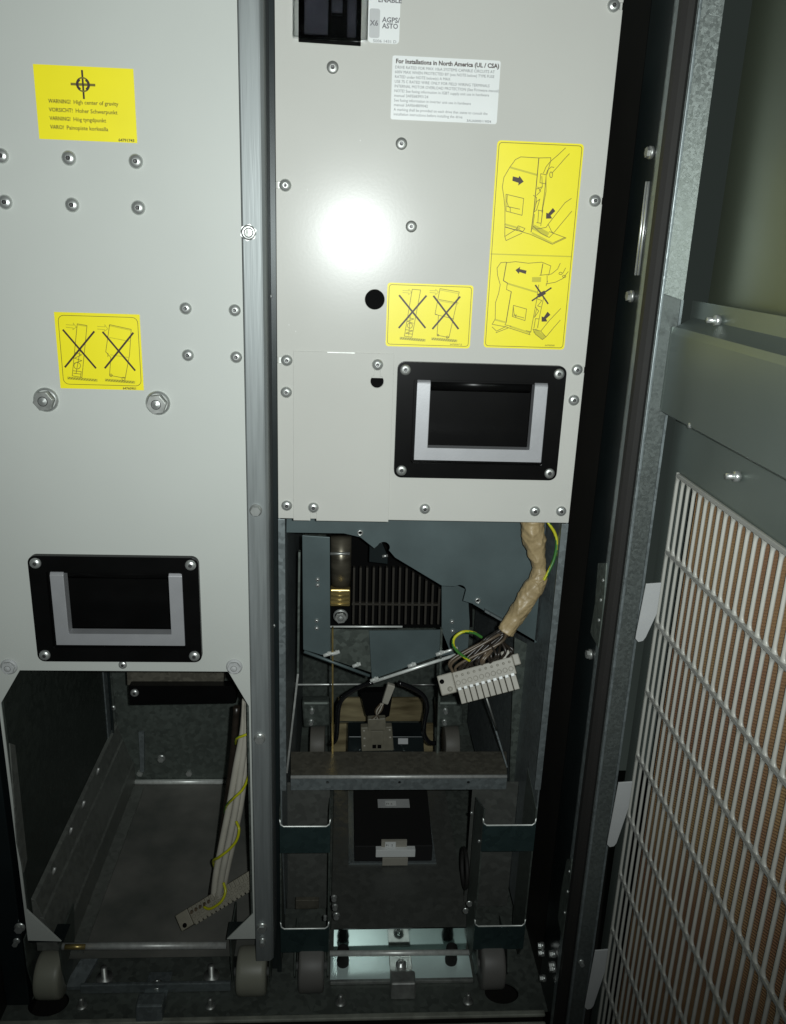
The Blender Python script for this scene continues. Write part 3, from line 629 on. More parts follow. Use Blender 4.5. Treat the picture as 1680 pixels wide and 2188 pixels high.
# --- shelf crossing the bay
zt = -290.
sh = MB().prism([(5.6, 62), (222.2, 62), (229.5, 103), (3.0, 103)], zt-1.2, zt, 'z').build('shelf', M.setdefault('shelf', galv('shelf_sheet', (.16, .15, .12), rough=.45, metal=.55, cell=80, amt=.15)), rm, bevel=.2)
l = MB().prism([(5.6, zt-15.5), (222.2, zt-15.5), (222.2, zt-.4), (5.6, zt-.4)], 60.2, 61.8, 'y', holes=[circ(at(u, 1671, y=61).x, at(u, 1671, y=61).z, 1.6, 12) for u in (700, 854, 1001)]).build('front_lip', 'galv', sh)
MB().m(0, True).cyl((5.6, 61.6, zt-1.2), (222.2, 61.6, zt-1.2), 1.9, n=12).build('folded_edge', M.setdefault('soft_edge', mat('soft_edge', (.52, .53, .51), rough=.42, metal=.4, vary=.15, scale=200)), sh)
quad('inner_gusset', [(1100, 1362), (1150, 1388), (1163, 1640), (1160, 1700), (1088, 1690)], 96, 1.5, 'galv_dark', rm)
# --- pan under the shelf, folded down in front to a polished face
PZ = -465.
MB().box(48, 193, 45.5, 400, PZ-1.5, PZ).build('floor_pan', 'pan', rm)
MB().box(51, 191, 44, 45.4, -494, PZ).build('polished_face', 'mirror', rm)
MB().box(48, 193, 7, 43.8, -494.6, -493.4).build('flash_bright_base_sheet', 'zinc_flash', rm)
MB().box(48, 193, 3, 7, -494.6, -491).build('base_sheet_lip', 'steel_dull', rm, bevel=.8)
a, b = at(712, 2037, y=20), at(1003, 2035, y=20)
MB().m(0, True).cyl((47, 20, a.z), (190, 20, b.z), 2.8, n=16).build('axle_rod', 'edge', rm)
# --- front legs: folded channels with cut-outs, and wheels
for i, (x0, x1, w0, w1) in enumerate(((-1, 46, 17, 42), (189, 239.6, 197.5, 221))):
    legm = M.setdefault('leg', galv('teal_sheet', (.05, .085, .085), rough=.32, metal=.6, cell=50, amt=.1))
    def band(z0, z1): return MB().prism([(x0, z0), (x1, z0), (x1, z1+7), (x1-.8, z1+2), (x1-4, z1), (x0+4, z1), (x0+.8, z1+2), (x0, z1+7)], 0, 1.4, 'y')
    lgo = band(-449, -421).build('leg', legm, rm, bevel=.4); band(-331, -302).build('upper_band', legm, lgo, bevel=.4)
    for z1 in (-302, -421):
        e = [(x0+.3, 2.2, z1+7.5), (x0+.5, 1.6, z1+2.6), (x0+3.6, 1.0, z1+.3), (x1-3.6, 1.0, z1+.3), (x1-.5, 1.6, z1+2.6), (x1-.3, 2.2, z1+7.5)]
        MB().tube(e, .75, 8).build('lit_cut_edge', 'edge', lgo)  # pale tube stands for the glint along the cut-out's edge
    for xa in ((x0, x1-1.4) if i == 0 else (x0, x1-1.4)):
        MB().prism([(1.5, -284), (46, -304) if (xa == x0) == (i == 1) else (46, -270), (46, -452), (40, -468), (12, -468), (1.5, -449)], xa, xa+1.4, 'x').build('side_flange', 'galv_dark', lgo)
    MB().box(x0+1.6, x1-1.6, 74, 75.2, -465, -307).build('rear_face', M['pan'], lgo)
    wc = (w0+w1)/2
    wh = MB().m(0, True); wh.lathe([(4, w0), (21, w0), (23.4, w0+1.0), (24, w0+3), (24, w1-3), (23.4, w1-1.0), (21, w1), (4, w1)], (0, 5, -471), 44, 'x')
    wo = wh.build('wheel', 'nylon_grey', rm)
    MB().m(0, True).cyl((w0-4, 5, -471), (w1+4, 5, -471), 4.0, n=16).build('axle', 'steel', wo)
    for xa in (w0-4.4, w1+3.0):
        MB().prism([(2, -449.5), (44, -449.5), (30, -470), (16, -479), (-2, -479), (-8, -470)], xa, xa+1.4, 'x').build('fork', 'galv_dark', wo)
    p = at((614+i*430), 1983, y=20)
MB().box(at(632, 1980, y=40).x, at(652, 1980, y=40).x+14, 38, 43, -432, -421).build('stop_block', M['shelf'], rm, bevel=.6)
p = at(988, 1930, y=12)
MB().m(0, True).lathe([(20, 0), (22, 2), (20, 4)], (186, 70, p.z-8), 30, 'x').build('side_disc', 'rubber', rm)
for u, v in ((1003, 1930), (995, 1945)): put('bolt', HEXB, at(u, v, y=16), rm).scale = (.6, .6, .6)
for u, v, s_ in ((714, 1917, .6), (716, 1936, .6), (719, 1955, .7), (695, 1958, .4), (700, 2010, .4)): put('bolt', HEXB, at(u, v, y=10), rm).scale = (s_, 1, s_)
for u, v in ((1024, 1797), (1008, 1737)): put('rivet', SCR_S, at(u, v, y=5), rm).scale = (.4, .6, .5)

# --- latch clips on the base sheet (right and left bays)
def clip(u, v, y, name_lab, lit):  # lit picks a paler metal, otherwise a darker one for shade
    a = at(u, v, y=y)
    t = thing('latch_clip', name_lab, 'latch', (a.x, y, -494), 'latch clips at the foot of the bays')
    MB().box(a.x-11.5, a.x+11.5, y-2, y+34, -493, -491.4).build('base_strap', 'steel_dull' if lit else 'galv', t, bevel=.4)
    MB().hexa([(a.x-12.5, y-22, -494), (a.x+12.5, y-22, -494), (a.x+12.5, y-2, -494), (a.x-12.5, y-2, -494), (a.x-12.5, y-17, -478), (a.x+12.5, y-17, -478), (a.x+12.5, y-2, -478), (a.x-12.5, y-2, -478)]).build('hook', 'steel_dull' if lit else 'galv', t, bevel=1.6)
    b = MB().m(0, True); b.lathe([(5.4, -491.3), (5.4, -489), (3.4, -489), (3.4, -486.5), (2.0, -486.5), (2.0, -490)], (a.x, y+17, 0), 20, 'z'); b.build('bolt', 'steel', t)
clip(859, 2092, 6, 'latch clip in a paler, lit colour, standing in front of the polished strip of the right bay', True)
clip(326, 2100, -14, 'latch clip in a darker, shaded colour at the foot of the dark left bay', False)
for u, v in ((733, 2060), (965, 2058)):
    a = at(u, v, y=24); o = MB().m(0, True).lathe([(6, -493.2), (6.5, -489), (5.2, -481), (6.2, -476), (5.6, -473), (.01, -473)], (a.x, 28, 0), 22, 'z').build('buffer_stop', 'rubber')
    tag(o, 'black rubber buffer on the bright strip, %s of the latch clip' % ('left' if u < 859 else 'right'), 'buffer', 'rubber buffers by the latch clip')

# --- black module on a tray under the shelf
def zat(u, v, z): return at(u, v, z=z)
bxm = thing('black_control_box', 'matt black box with small grey and white labels on a tray under the shelf', 'control box', (zat(840, 1820, PZ).x, zat(840, 1820, PZ).y+40, PZ))
TZ = -441.
f0, f1 = zat(758, 1808, TZ), zat(925, 1808, TZ)
MB().prism([(f0.x, f0.y), (f1.x, f0.y), (f1.x+4, f0.y+130), (f0.x, f0.y+130)], PZ+2.4, TZ, 'z').build('case', M.setdefault('case', mat('case_black', (.004, .004, .004), rough=.75)), bxm, bevel=.8)
t0, t1 = zat(745, 1848, PZ), zat(933, 1848, PZ)
ty = MB().box(t0.x, t1.x, t0.y, t0.y+165, PZ+.1, PZ+1.2)
ty.box(t0.x, t0.x+1.2, t0.y, t0.y+165, PZ+1.2, PZ+5); ty.box(t0.x, t1.x, t0.y, t0.y+1.2, PZ+1.2, PZ+2.2)
ty.build('tray', 'galv', bxm)
a, b = zat(808, 1726, TZ), zat(874, 1708, TZ)
lb = MB().box(a.x, b.x, a.y, b.y, TZ+.1, TZ+.5).build('information_label', 'grey_sticker', bxm)
def flat_text(s_, x, y, z, size, parent, m='print'):
    o = text(s_, x, z, size, y, parent, m, .05); o.rotation_euler = (math.radians(-90), 0, 0); return o
a2, b2 = zat(824, 1722, TZ), zat(846, 1712, TZ)
MB().box(a2.x, b2.x, a2.y, b2.y, TZ+.6, TZ+.8).build('white_field', 'white', lb)
flat_text('F1 .2', a2.x+1, a2.y+1.6, TZ+.9, 3.8, lb)
a, b = at(815, 1812, y=f0.y-3), at(870, 1796, y=f0.y-3)
l2 = MB().box(a.x, b.x, f0.y-3, f0.y-.5, a.z, b.z).build('information_label', 'connector', bxm)
a2, b2 = at(823, 1810, y=f0.y-3.4), at(846, 1799, y=f0.y-3.4)
MB().box(a2.x, b2.x, f0.y-3.5, f0.y-3.2, a2.z, b2.z).build('white_field', 'white', l2)
text('F1 . 2', a2.x+.8, a2.z+1.2, 3.6, f0.y-3.7, l2, 'print', .05)
a, b = at(803, 1832, y=f0.y-8), at(888, 1816, y=f0.y-8)
MB().box(a.x, b.x, f0.y-8, f0.y-1, max(a.z, PZ+4), b.z).build('white_connector', 'white', bxm, bevel=.5)
a, b = at(817, 1845, y=f0.y-5), at(872, 1832, y=f0.y-5)
MB().box(a.x, b.x, f0.y-6, f0.y-1, PZ+1.5, b.z).build('connector_base', 'connector', bxm, bevel=.4)

# --- small plug with wires behind the shelf, on a dark block
sp = thing('small_plug', 'small grey multi-pin plug with wires above the shelf at the bay centre', 'plug', at(806, 1606, y=170))
quad('dark_block', [(744, 1574), (905, 1574), (908, 1640), (742, 1640)], 176, 30, 'dark_frame', sp, 1)
quad('plug_body', [(771, 1555), (838, 1553), (842, 1604), (773, 1606)], 166, 9, 'plug_grey', sp, 1)
quad('plug_cap', [(786, 1537), (824, 1535), (826, 1560), (786, 1561)], 161, 8, 'plug_grey', sp, 1)
quad('plug_core', [(793, 1562), (820, 1562), (820, 1590), (793, 1590)], 164, 2, 'plug_grey', sp, .4)
for u in (796, 807): quad('pin_slot', [(u, 1592), (u+8, 1592), (u+8, 1599), (u, 1599)], 165.4, 1, 'void', sp)
for u, v in ((778, 1562), (779, 1578), (779, 1594), (833, 1560), (834, 1576)):
    p = at(u, v, y=165.6); MB().m(0, True).lathe([(1.3, 0), (.9, -.5), (.01, -.5)], p, 12).build('pin_dot', 'connector', sp)
quad('sensor_tube', [(829, 1462), (845, 1467), (829, 1507), (816, 1503)], 150, 6, 'connector', sp, 1.2)
for k in range(5):
    pts = [at(820-k*1.5, 1503, y=154), at(814-k*3, 1520, y=156), at(800+k*5-8, 1538, y=163)]
    MB().tube(smooth_path(pts, 6), .9, 8).build('wire', 'wire_white' if k % 2 else 'wire_brown', sp)
quad('label_plate', [(851, 1578), (872, 1578), (872, 1590), (851, 1590)], 175, .6, 'grey_sticker', sp)
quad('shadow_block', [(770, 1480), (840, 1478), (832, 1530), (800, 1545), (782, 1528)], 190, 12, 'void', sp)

# ================================================================== harness, sleeve and big terminal connector
hs = thing('cable_harness', 'wrinkled tan sleeve with dark wires fanning out of its end below the right panel', 'cable harness', at(1138, 1121, y=24))
C = [(1136, 1095), (1138, 1125), (1143, 1160), (1149, 1190), (1152, 1213), (1150, 1236), (1141, 1255), (1125, 1282), (1112, 1302), (1098, 1322), (1080, 1350)]
Rr = [10.2, 10.2, 9.6, 7.4, 5.6, 7.6, 9.0, 8.8, 8.4, 7.8, 7.6]
path = [at(u, v, y=30-i*1.4) for i, (u, v) in enumerate(C)]
pp = smooth_path(path, 14); rr_ = []
for i in range(len(pp)):
    t = i/14; k = min(int(t), len(Rr)-2); rr_.append(Rr[k]+(Rr[k+1]-Rr[k])*(t-k)+random.uniform(-.08, .08))
sb = MB()
sb.tube(pp, rr_, 56, wob=.16)
sb.m(0, True)
pn = pp[70]; sb.tube([pn+Vector((7.4*math.cos(t*.4), -7.4*math.sin(t*.4), .5*math.sin(t)+2*math.cos(t*.4))) for t in range(17)], .9, 8)
sb.build('sleeve', 'sleeve', hs)
# connector frame: along = from its left block to the right end
K0, K1 = at(952, 1463, y=8), at(1112, 1420, y=2)
ex = (K1-K0).normalized(); eyv = Vector((0.1, -.80, .58)); eyv = (eyv-ex*eyv.dot(ex)).normalized(); ez = ex.cross(eyv); ez = -ez if ez.z < 0 else ez
Lc = (K1-K0).length
def F(a, b, c): return K0+ex*a+eyv*b+ez*c
def fbox(mb, a0, a1, b0, b1, c0, c1):
    return mb.hexa([F(a0, b0, c0), F(a1, b0, c0), F(a1, b1, c0), F(a0, b1, c0), F(a0, b0, c1), F(a1, b0, c1), F(a1, b1, c1), F(a0, b1, c1)])
kc = thing('terminal_connector', 'pale grey ten-way connector hanging at the end of the tan sleeve', 'connector', K0)
fbox(MB(), -5, 9, -6, 6.5, -9, 9).build('end_block', 'connector', kc, bevel=1.2)
q = MB().m(0, True); q.cyl(F(-1.5, 6.9, 3), F(-1.5, 6.4, 3), 2.1, n=16); q.build('mounting_hole', 'void', kc)
q = MB().m(0, True); q.cyl(F(4, 7.4, -5), F(4, 5, -5), 2.4, n=16); q.build('end_boss', 'connector', kc)
fbox(MB(), 9, 64, -6, 5, -7, 8.5).build('housing', 'connector', kc, bevel=.8)
fbox(MB(), 64, 70, -5, 4, 0, 10).build('end_lug', 'connector', kc, bevel=1.0)
fbox(MB(), 55, 64, -5.5, 4, 7, 15).build('end_tower', 'connector', kc, bevel=1.5)
n_ = 10; cw = 53.5/n_
for i in range(n_):
    a0 = 9.7+i*cw
    fbox(MB(), a0+.25, a0+cw-.4, -5, 3.8, -20, -7.2).build('pole', 'connector', kc, bevel=.5)
    fbox(MB(), a0+.9, a0+cw-1.3, 5, 6.4, -8.2, -5.6).build('latch', 'white', kc, bevel=.3)
    q = MB().m(0, True); ring = [F(a0+cw/2-.2+1.9*math.cos(t*math.pi/8), 5.35, -1.6+1.9*math.sin(t*math.pi/8)) for t in range(17)]
    q.tube(ring, .35, 6).build('screw_ring', 'connector', kc)
    q = MB().m(0, True); q.cyl(F(a0+cw/2, 5.2, 4.4), F(a0+cw/2, 5.8, 4.4), 1.2, n=12).build('wire_port', 'connector', kc)
# wires from the sleeve to the ports
tip = pp[-1]; rnd = random.Random(3)
for i in range(26):
    tgt = F(10+(i % 10)*cw+rnd.uniform(-1, 2), 2+rnd.uniform(-3, 2), 8.0)
    s0 = tip+Vector((rnd.uniform(-4.5, 4.5), rnd.uniform(-3, 3), rnd.uniform(-3, 2)))
    m1 = s0+Vector((-8+rnd.uniform(-5, 5), rnd.uniform(-6, 4), -7+rnd.uniform(-3, 3)))
    m2 = tgt+Vector((rnd.uniform(-3, 5), rnd.uniform(-5, 3), 9+rnd.uniform(-2, 4)))
    MB().tube(smooth_path([s0+Vector((4, 3, 6)), s0, m1, m2, tgt], 7), 1.3, 8).build('wire', 'wire_brown' if i % 5 == 0 else 'wire_dark', hs)
# yellow-green earth wire
ew = [at(u, v, y=yy) for u, v, yy in ((1160, 1100, 30), (1174, 1120, 26), (1186, 1140, 24), (1190, 1163, 22), (1184, 1195, 20), (1172, 1222, 18), (1162, 1240, 17))]
o = MB().tube(smooth_path(ew, 8), 1.35, 12, stripe=True).build('earth_wire', ['wire_yellow', 'wire_green'])
tag(o, 'yellow and green earth wire looping beside the top of the tan sleeve', 'wire', 'yellow and green earth wires')
ew = [at(u, v, y=yy) for u, v, yy in ((1030, 1362, 10), (1012, 1352, 8), (990, 1350, 6), (972, 1362, 5), (969, 1378, 4), (978, 1392, 4), (990, 1402, 4), (1004, 1412, 5))]
o = MB().tube(smooth_path(ew, 8), 1.35, 12, stripe=True).build('earth_wire', ['wire_green', 'wire_yellow'])
tag(o, 'green and yellow earth wire curling just above the pale grey connector', 'wire', 'yellow and green earth wires')
lip2 = MB().m(0, True).cyl(at(1040, 1492, y=30), at(1062, 1560, y=45), .9, n=10).build('thin_rod', 'steel_dull', rm)

# ================================================================== LEFT MODULE
YL = -20.
lm = thing('inverter_module', 'left-hand pale grey module with its black pull handle low, above an eight-sided opening', 'electrical module', (-127, 180, -495))
P_ = lambda u, v: (lambda p: (p.x, p.z))(at(u, v, y=YL))
X0, X1 = -231.6, -22.9
op = [(-211, -129.2), (-41, -129.4), (-24.6, -162), (-24.6, -382), (-49.4, -411), (-202, -411), (-229.4, -374), (-229.4, -160)]
MB().prism([(X0, -409.6), (-201.5, -411.2), (-202, -411), (-229.4, -374), (-229.4, -160), (-211, -129.2), (-41, -129.4), (-24.6, -162), (-24.6, -382), (-49.4, -411.4), (X1, -411.4), (X1, 425), (X0, 425)],
           YL, YL+1.6, 'y', holes=[rrect(-193.4+10, -193.4+122, -25.9-84, -25.9-10, 3, 3)]).build('front_panel', 'paint_left', lm, bevel=.3)
MB().box(X0, X0+1.2, YL+1.7, YL+30, -409, 425).build('panel_return', 'galv_dark', lm)
MB().box(X1-1.4, X1-.2, YL+1.7, YL+30, -409, 425).build('panel_return', 'galv_dark', lm)
MB().box(-211, -41, YL+1.7, YL+24, -129, -127.8).build('panel_return', 'galv_dark', lm)
for u, v in ((4, 333), (148, 338), (291, 345), (12, 432), (155, 438), (296, 444)):
    p = at(u, v, y=YL); put('screw', SCR_L, p, lm)
for u, v in ((397, 659), (502, 663), (402, 759), (505, 763)): put('screw', SCR, at(u, v, y=YL), lm)
for u, v in ((99, 854), (338, 861)): put('bolt', BOLT, at(u, v, y=YL), lm)
for u, v in ((20, 1424), (501, 1424)): put('bolt', BOLT_P, at(u, v, y=YL), lm)
put('screw', SCR_S, at(263, 1420, y=YL), lm)
pull_handle(lm, -193.4, -25.9, YL, SCR)
# stickers
w1 = sticker(lm, -157.6, -92.3, 275.4, 320.9, YL-.1, 'yellow', 0, 'yellow label warning of a high centre of gravity in four languages')
def LT(y): return YL-.1-y
cg = at(178, 181, y=YL); q = MB()
strokes(q, [[(cg.x, cg.z+8.4), (cg.x, cg.z-8.4)]], 1.25, LT(.42)); q.build('symbol_bar', 'print', w1)
q = MB(); strokes(q, [[(cg.x-7.6, cg.z), (cg.x+7.6, cg.z)]], 1.6, LT(.40))
ring = circ(cg.x, cg.z, 4.1, 24); strokes(q, [ring+[ring[0]]], .95, LT(.44)); q.build('symbol_ring', 'print_thin', w1)
q = MB()
for a0, a1 in ((120, 240), (-60, 60)):
    q.prism([(cg.x+math.cos(math.radians(t))*4.6, cg.z+math.sin(math.radians(t))*4.4) for t in range(a0, a1+1, 12)]+[(cg.x+math.cos(math.radians(t))*3.0, cg.z+math.sin(math.radians(t))*2.6) for t in range(a1, a0-1, -12)], LT(.4), LT(.5), 'y')
q.build('symbol_arcs', 'print', w1)
for i, (b_, r_, w_) in enumerate((('WARNING!', 'High center of gravity', (14.6, 29.5)), ('VORSICHT!', 'Hoher Schwerpunkt', (15.6, 27.6)), ('VARNING!', 'Hög tyngdpunkt', (13.8, 21.6)), ('VARO!', 'Painopiste korkealla', (9.0, 27.5)))):
    q_ = at(104.5+i*1.3, (614+51.5*i)*.358, y=YL); x = q_.x; z = q_.z
    text(b_, x, z, 3.5, LT(.5), w1, 'print', .045, width=w_[0]); text(r_, x+w_[0]+1.8, z, 3.5, LT(.5), w1, 'print_thin', .06, width=w_[1])
text('64791743', -104.8, 276.0, 2.5, LT(.5), w1, 'print', .06, width=10.6)
w2 = sticker(lm, -158, -97.3, 105.6, 160.8, YL-.1, 'yellow', 0, 'square yellow label with crossed-out tipping drawings and a rounded frame')
lz = lambda pts: LZ(0, 546.9, .35806, pts, YL-.4)
X_ = [([[(378, 442), (572, 668)], [(562, 452), (390, 662)]],
       [[(462, 405), (520, 415), (490, 725), (432, 715), (462, 405)], arc(462, 655, 20, 0, 360), [(450, 575), (488, 590), (446, 610), (490, 625), (444, 640)], [(437, 685), (486, 690), (482, 722)], [(480, 560), (455, 700)], [(440, 700), (484, 705)]],
       [[(408, 728), (578, 742)]], [[(395, 410), (440, 413), (438, 400), (456, 425), (436, 440), (438, 430), (395, 425)], [(466, 412), (516, 420)]]),
      ([[(615, 455), (806, 682)], [(795, 460), (628, 668)]],
       [[(655, 410), (784, 438), (774, 590), (748, 730), (655, 712), (662, 605), (632, 572), (655, 410)], arc(663, 712, 8, 0, 360, 8), arc(738, 733, 10, 0, 360, 8), [(645, 580), (645, 602)]],
       [[(632, 740), (802, 754)]], [[(582, 420), (628, 423), (626, 410), (644, 435), (624, 450), (626, 440), (582, 436)], [(652, 416), (782, 444)], [(652, 486), (778, 510)], [(660, 590), (770, 606)]])]
fr = rrect(-155.4, -98.9, 108.8, 158.6, 4, 4); tilt_picto(w2, lz, YL-.1, X_, [fr+[fr[0]]])
text('64760901', -112.6, 106.0, 2.4, LT(.5), w2, 'print', .05, width=9.6)

# --- inside the left module
lin = [
 ('inner_side', [(-20, -128), (330, -128), (330, -455), (-18, -408)], -229.2, -228.2),
]
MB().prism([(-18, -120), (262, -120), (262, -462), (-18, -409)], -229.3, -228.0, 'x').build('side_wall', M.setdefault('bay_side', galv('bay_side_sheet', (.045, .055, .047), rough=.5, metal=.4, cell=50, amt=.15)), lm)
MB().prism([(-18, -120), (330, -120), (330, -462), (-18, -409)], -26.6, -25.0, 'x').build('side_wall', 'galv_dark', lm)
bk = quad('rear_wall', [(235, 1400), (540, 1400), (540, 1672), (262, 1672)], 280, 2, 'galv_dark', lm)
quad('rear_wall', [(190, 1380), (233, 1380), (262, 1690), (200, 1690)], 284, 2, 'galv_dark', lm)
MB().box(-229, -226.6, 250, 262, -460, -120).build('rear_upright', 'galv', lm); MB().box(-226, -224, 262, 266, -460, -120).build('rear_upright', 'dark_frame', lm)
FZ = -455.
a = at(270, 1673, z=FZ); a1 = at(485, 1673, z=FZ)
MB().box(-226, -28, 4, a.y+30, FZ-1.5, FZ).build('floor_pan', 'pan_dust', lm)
MB().m(0, True).cyl((a.x, a.y-2, FZ+3), (a1.x+6, a.y-2, FZ+3), 3.2, n=16).build('rear_rod', 'edge', lm)
MB().box(a.x, a1.x+6, a.y+2, a.y+8, FZ+.1, FZ+20).build('rear_ledge', 'galv', lm, bevel=1)
for u, v in ((345, 1620), (300, 1650), (405, 1650)): put('bolt', HEXB, at(u, v, y=272 if v < 1640 else a.y+2), lm)
put('screw', SCR_S, at(242, 1512, y=270), lm)
# black handle bar and dark ledge high at the back
quad('ledge', [(270, 1400), (480, 1400), (478, 1462), (272, 1464)], 150, 30, M['shelf'], lm, .5)
hb2 = quad('black_bar', [(275, 1466), (505, 1466), (505, 1503), (277, 1507)], 140, 12, 'black', lm, 1.2)
put('screw', SCR, at(288, 1480, y=140), hb2)
# ramp rail running from front to back along the floor
r0, r1 = at(70, 2000, z=FZ), at(190, 1996, z=FZ)
ry1 = at(300, 1585, z=FZ)
railm = M.setdefault('rail', galv('rail_sheet', (.20, .21, .19), rough=.45, metal=.45, cell=60, amt=.15))
MB().prism([(-227.8, -369), (-224, -371), (-219.6, -389), (-221.2, -391), (-218.2, -391.6), (-208.4, -424), (-206.6, -426), (-206.0, -454), (-207.6, -454), (-208, -430), (-227.8, -430)], -12, 286, 'y').build('guide_rail', railm, lm, bevel=.4)
MB().box(-208, -193, 8, 270, -454.8, -453.4).build('rail_foot', railm, lm)
for u, v in ((209, 1649), (178, 1720), (151, 1777), (115, 1863)):
    p = at(u, v, x=-221.6); b = MB().m(0, True); b.cyl(p+Vector((-1, 0, -3)), p+Vector((1.5, 0, 5)), 1.5, n=12); b.build('stud', M['soft_edge'], lm)
quad('rail_end_plate', [(296, 1565), (308, 1565), (308, 1650), (300, 1650)], 255, 4, 'galv', lm)
# left inner strip
q = [at(u, v, x=-227.6) for u, v in ((20, 1588), (31, 1592), (57, 1836), (50, 1864), (36, 1800))]
MB().prism([(p.y, p.z) for p in q], -227.9, -226.9, 'x').build('inner_strip', railm, lm)
# front rod, wheels and forks
a, b = at(128, 2022, y=-8), at(484, 2020, y=-8)
MB().m(0, True).cyl(a, b, 3.4, n=18).build('front_rod', M['soft_edge'], lm)
MB().m(0, True).cyl(at(139, 2023, y=-12), at(182, 2023, y=-12), 2.4, n=14).build('rod_sleeve', 'brass', lm)
for i, (w0, w1) in enumerate(((-234, -210), (-43, -14.2))):
    wh = MB().m(0, True); wh.lathe([(4, w0), (20, w0), (22, w0+1.5), (22.6, w0+5), (22.6, w1-5), (22, w1-1.5), (20, w1), (4, w1)], (0, 2, -472.4), 44, 'x')
    wo = wh.build('wheel', 'nylon', lm)
    MB().m(0, True).cyl((w0-3, -1, -470.6), (w1+2, -1, -470.6), 4.0, n=14).build('axle', 'steel', wo)
    for xa in (w0-4.5, w1+3.2):
        MB().prism([(-14, -414), (30, -414), (24, -450), (10, -476), (-8, -476), (-14, -450)], xa, xa+1.3, 'x').build('fork', 'galv_dark', wo)
MB().box(X0, -200, YL+1.8, 2, -413.6, -412).build('leg_plate', 'dark_frame', lm); MB().box(-50, X1, YL+1.8, 2, -413.6, -412).build('leg_plate', 'dark_frame', lm)
# diagonal stay between wheel and clip
s0, s1 = at(205, 2040, z=-480), at(150, 2115, z=-494)
MB().hexa([(s1.x-6, s1.y, -494), (s1.x+12, s1.y, -494), (s0.x+6, s0.y, -480), (s0.x-10, s0.y, -480), (s1.x-6, s1.y, -490), (s1.x+12, s1.y, -490), (s0.x+6, s0.y, -476), (s0.x-10, s0.y, -476)]).build('diagonal_stay', 'galv', lm)
st_ = at(325, 2060, y=0)
# base ledges beneath the left opening
MB().box(-196, -50, -2, 2, -494.5, -484).build('base_ledge', 'galv', lm, bevel=1)
for u, v in ((219, 2068), (450, 2060)):
    p = at(u, v, y=10); MB().m(0, True).lathe([(8, -494), (8, -490), (3, -490), (3, -478), (.01, -478)], (p.x, 14, 0), 18, 'z').build('bolt', 'steel_dull', lm)

# --- cables in the left bay
wc = thing('white_cable_bundle', 'off-white cable bundle falling through the left bay to a cream terminal strip', 'cable bundle', at(490, 1700, y=28))
for dx, yy in ((-9, 30), (5, 27), (14, 33)):
    pts = [(528+dx*.3, 1495), (524+dx*.45, 1560), (512+dx*.8, 1640), (500+dx, 1720), (484+dx, 1800), (470+dx*.9, 1870), (462+dx*.7, 1935)]
    MB().tube(smooth_path([at(u, v, y=yy+2*math.sin(i*1.3+dx)) for i, (u, v) in enumerate(pts)], 6), 3.3, 12).build('cable', 'wire_white', wc)
blk = [(512, 1510), (505, 1600), (494, 1690), (478, 1800), (458, 1915)]
MB().tube(smooth_path([at(u-6, v, y=42) for u, v in blk], 6), 3.2, 10).build('black_cable', 'wire_dark', wc)
ew = [(536, 1566, 18), (520, 1572, 17), (506, 1578, 22), (503, 1590, 40)]
o = MB().tube(smooth_path([at(u, v, y=q) for u, v, q in ew], 6), 1.3, 12, stripe=True).build('earth_wire', ['wire_yellow', 'wire_green']); tag(o, 'short yellow earth wire crossing the top of the off-white cables', 'wire', 'yellow and green earth wires')
ew = [(534, 1625, 16), (532, 1655, 14), (520, 1685, 14), (500, 1705, 15), (484, 1722, 26), (480, 1740, 44)]
o = MB().tube(smooth_path([at(u, v, y=q) for u, v, q in ew], 6), 1.3, 12, stripe=True).build('earth_wire', ['wire_yellow', 'wire_green']); tag(o, 'green-yellow earth wire wrapped round the middle of the off-white cables', 'wire', 'yellow and green earth wires')
ew = [(505, 1755, 22), (511, 1772, 16), (506, 1795, 14), (490, 1815, 14), (468, 1832, 16), (456, 1840, 26), (462, 1860, 44)]
o = MB().tube(smooth_path([at(u, v, y=q) for u, v, q in ew], 6), 1.35, 12).build('earth_wire', ['wire_yellow']); tag(o, 'yellow earth wire wrapped round the lower half of the off-white cables', 'wire', 'yellow and green earth wires')
ew = [(478, 1886, 22), (482, 1905, 16), (474, 1925, 12), (458, 1938, 12), (446, 1942, 14), (436, 1938, 18)]
o = MB().tube(smooth_path([at(u, v, y=q) for u, v, q in ew], 6), 1.35, 12).build('earth_wire', ['wire_yellow']); tag(o, 'yellow earth wire ending in the cream terminal strip', 'wire', 'yellow and green earth wires')
K0, K1 = at(394, 1967, y=16), at(536, 1880, y=34)
ex = (K1-K0).normalized(); eyv = Vector((0, -.72, .7)); eyv = (eyv-ex*eyv.dot(ex)).normalized(); ez = ex.cross(eyv); ez = -ez if ez.z < 0 else ez
Lc = (K1-K0).length
kt_ = thing('terminal_strip', 'cream terminal strip lying aslant at the foot of the off-white cables', 'connector', K0)
fbox(MB(), -5, 8, -5, 5, -8, 8).build('end_block', 'connector_l', kt_, bevel=.8)
q = MB().m(0, True); q.cyl(F(0, 5.3, -4.5), F(0, 4.9, -4.5), 2.2, n=14); q.build('mounting_hole', 'void', kt_)
fbox(MB(), 8, Lc+6, -5, 3, -8, 8).build('housing', 'connector_l', kt_, bevel=.6)
n_ = int((Lc-6)/4.6)
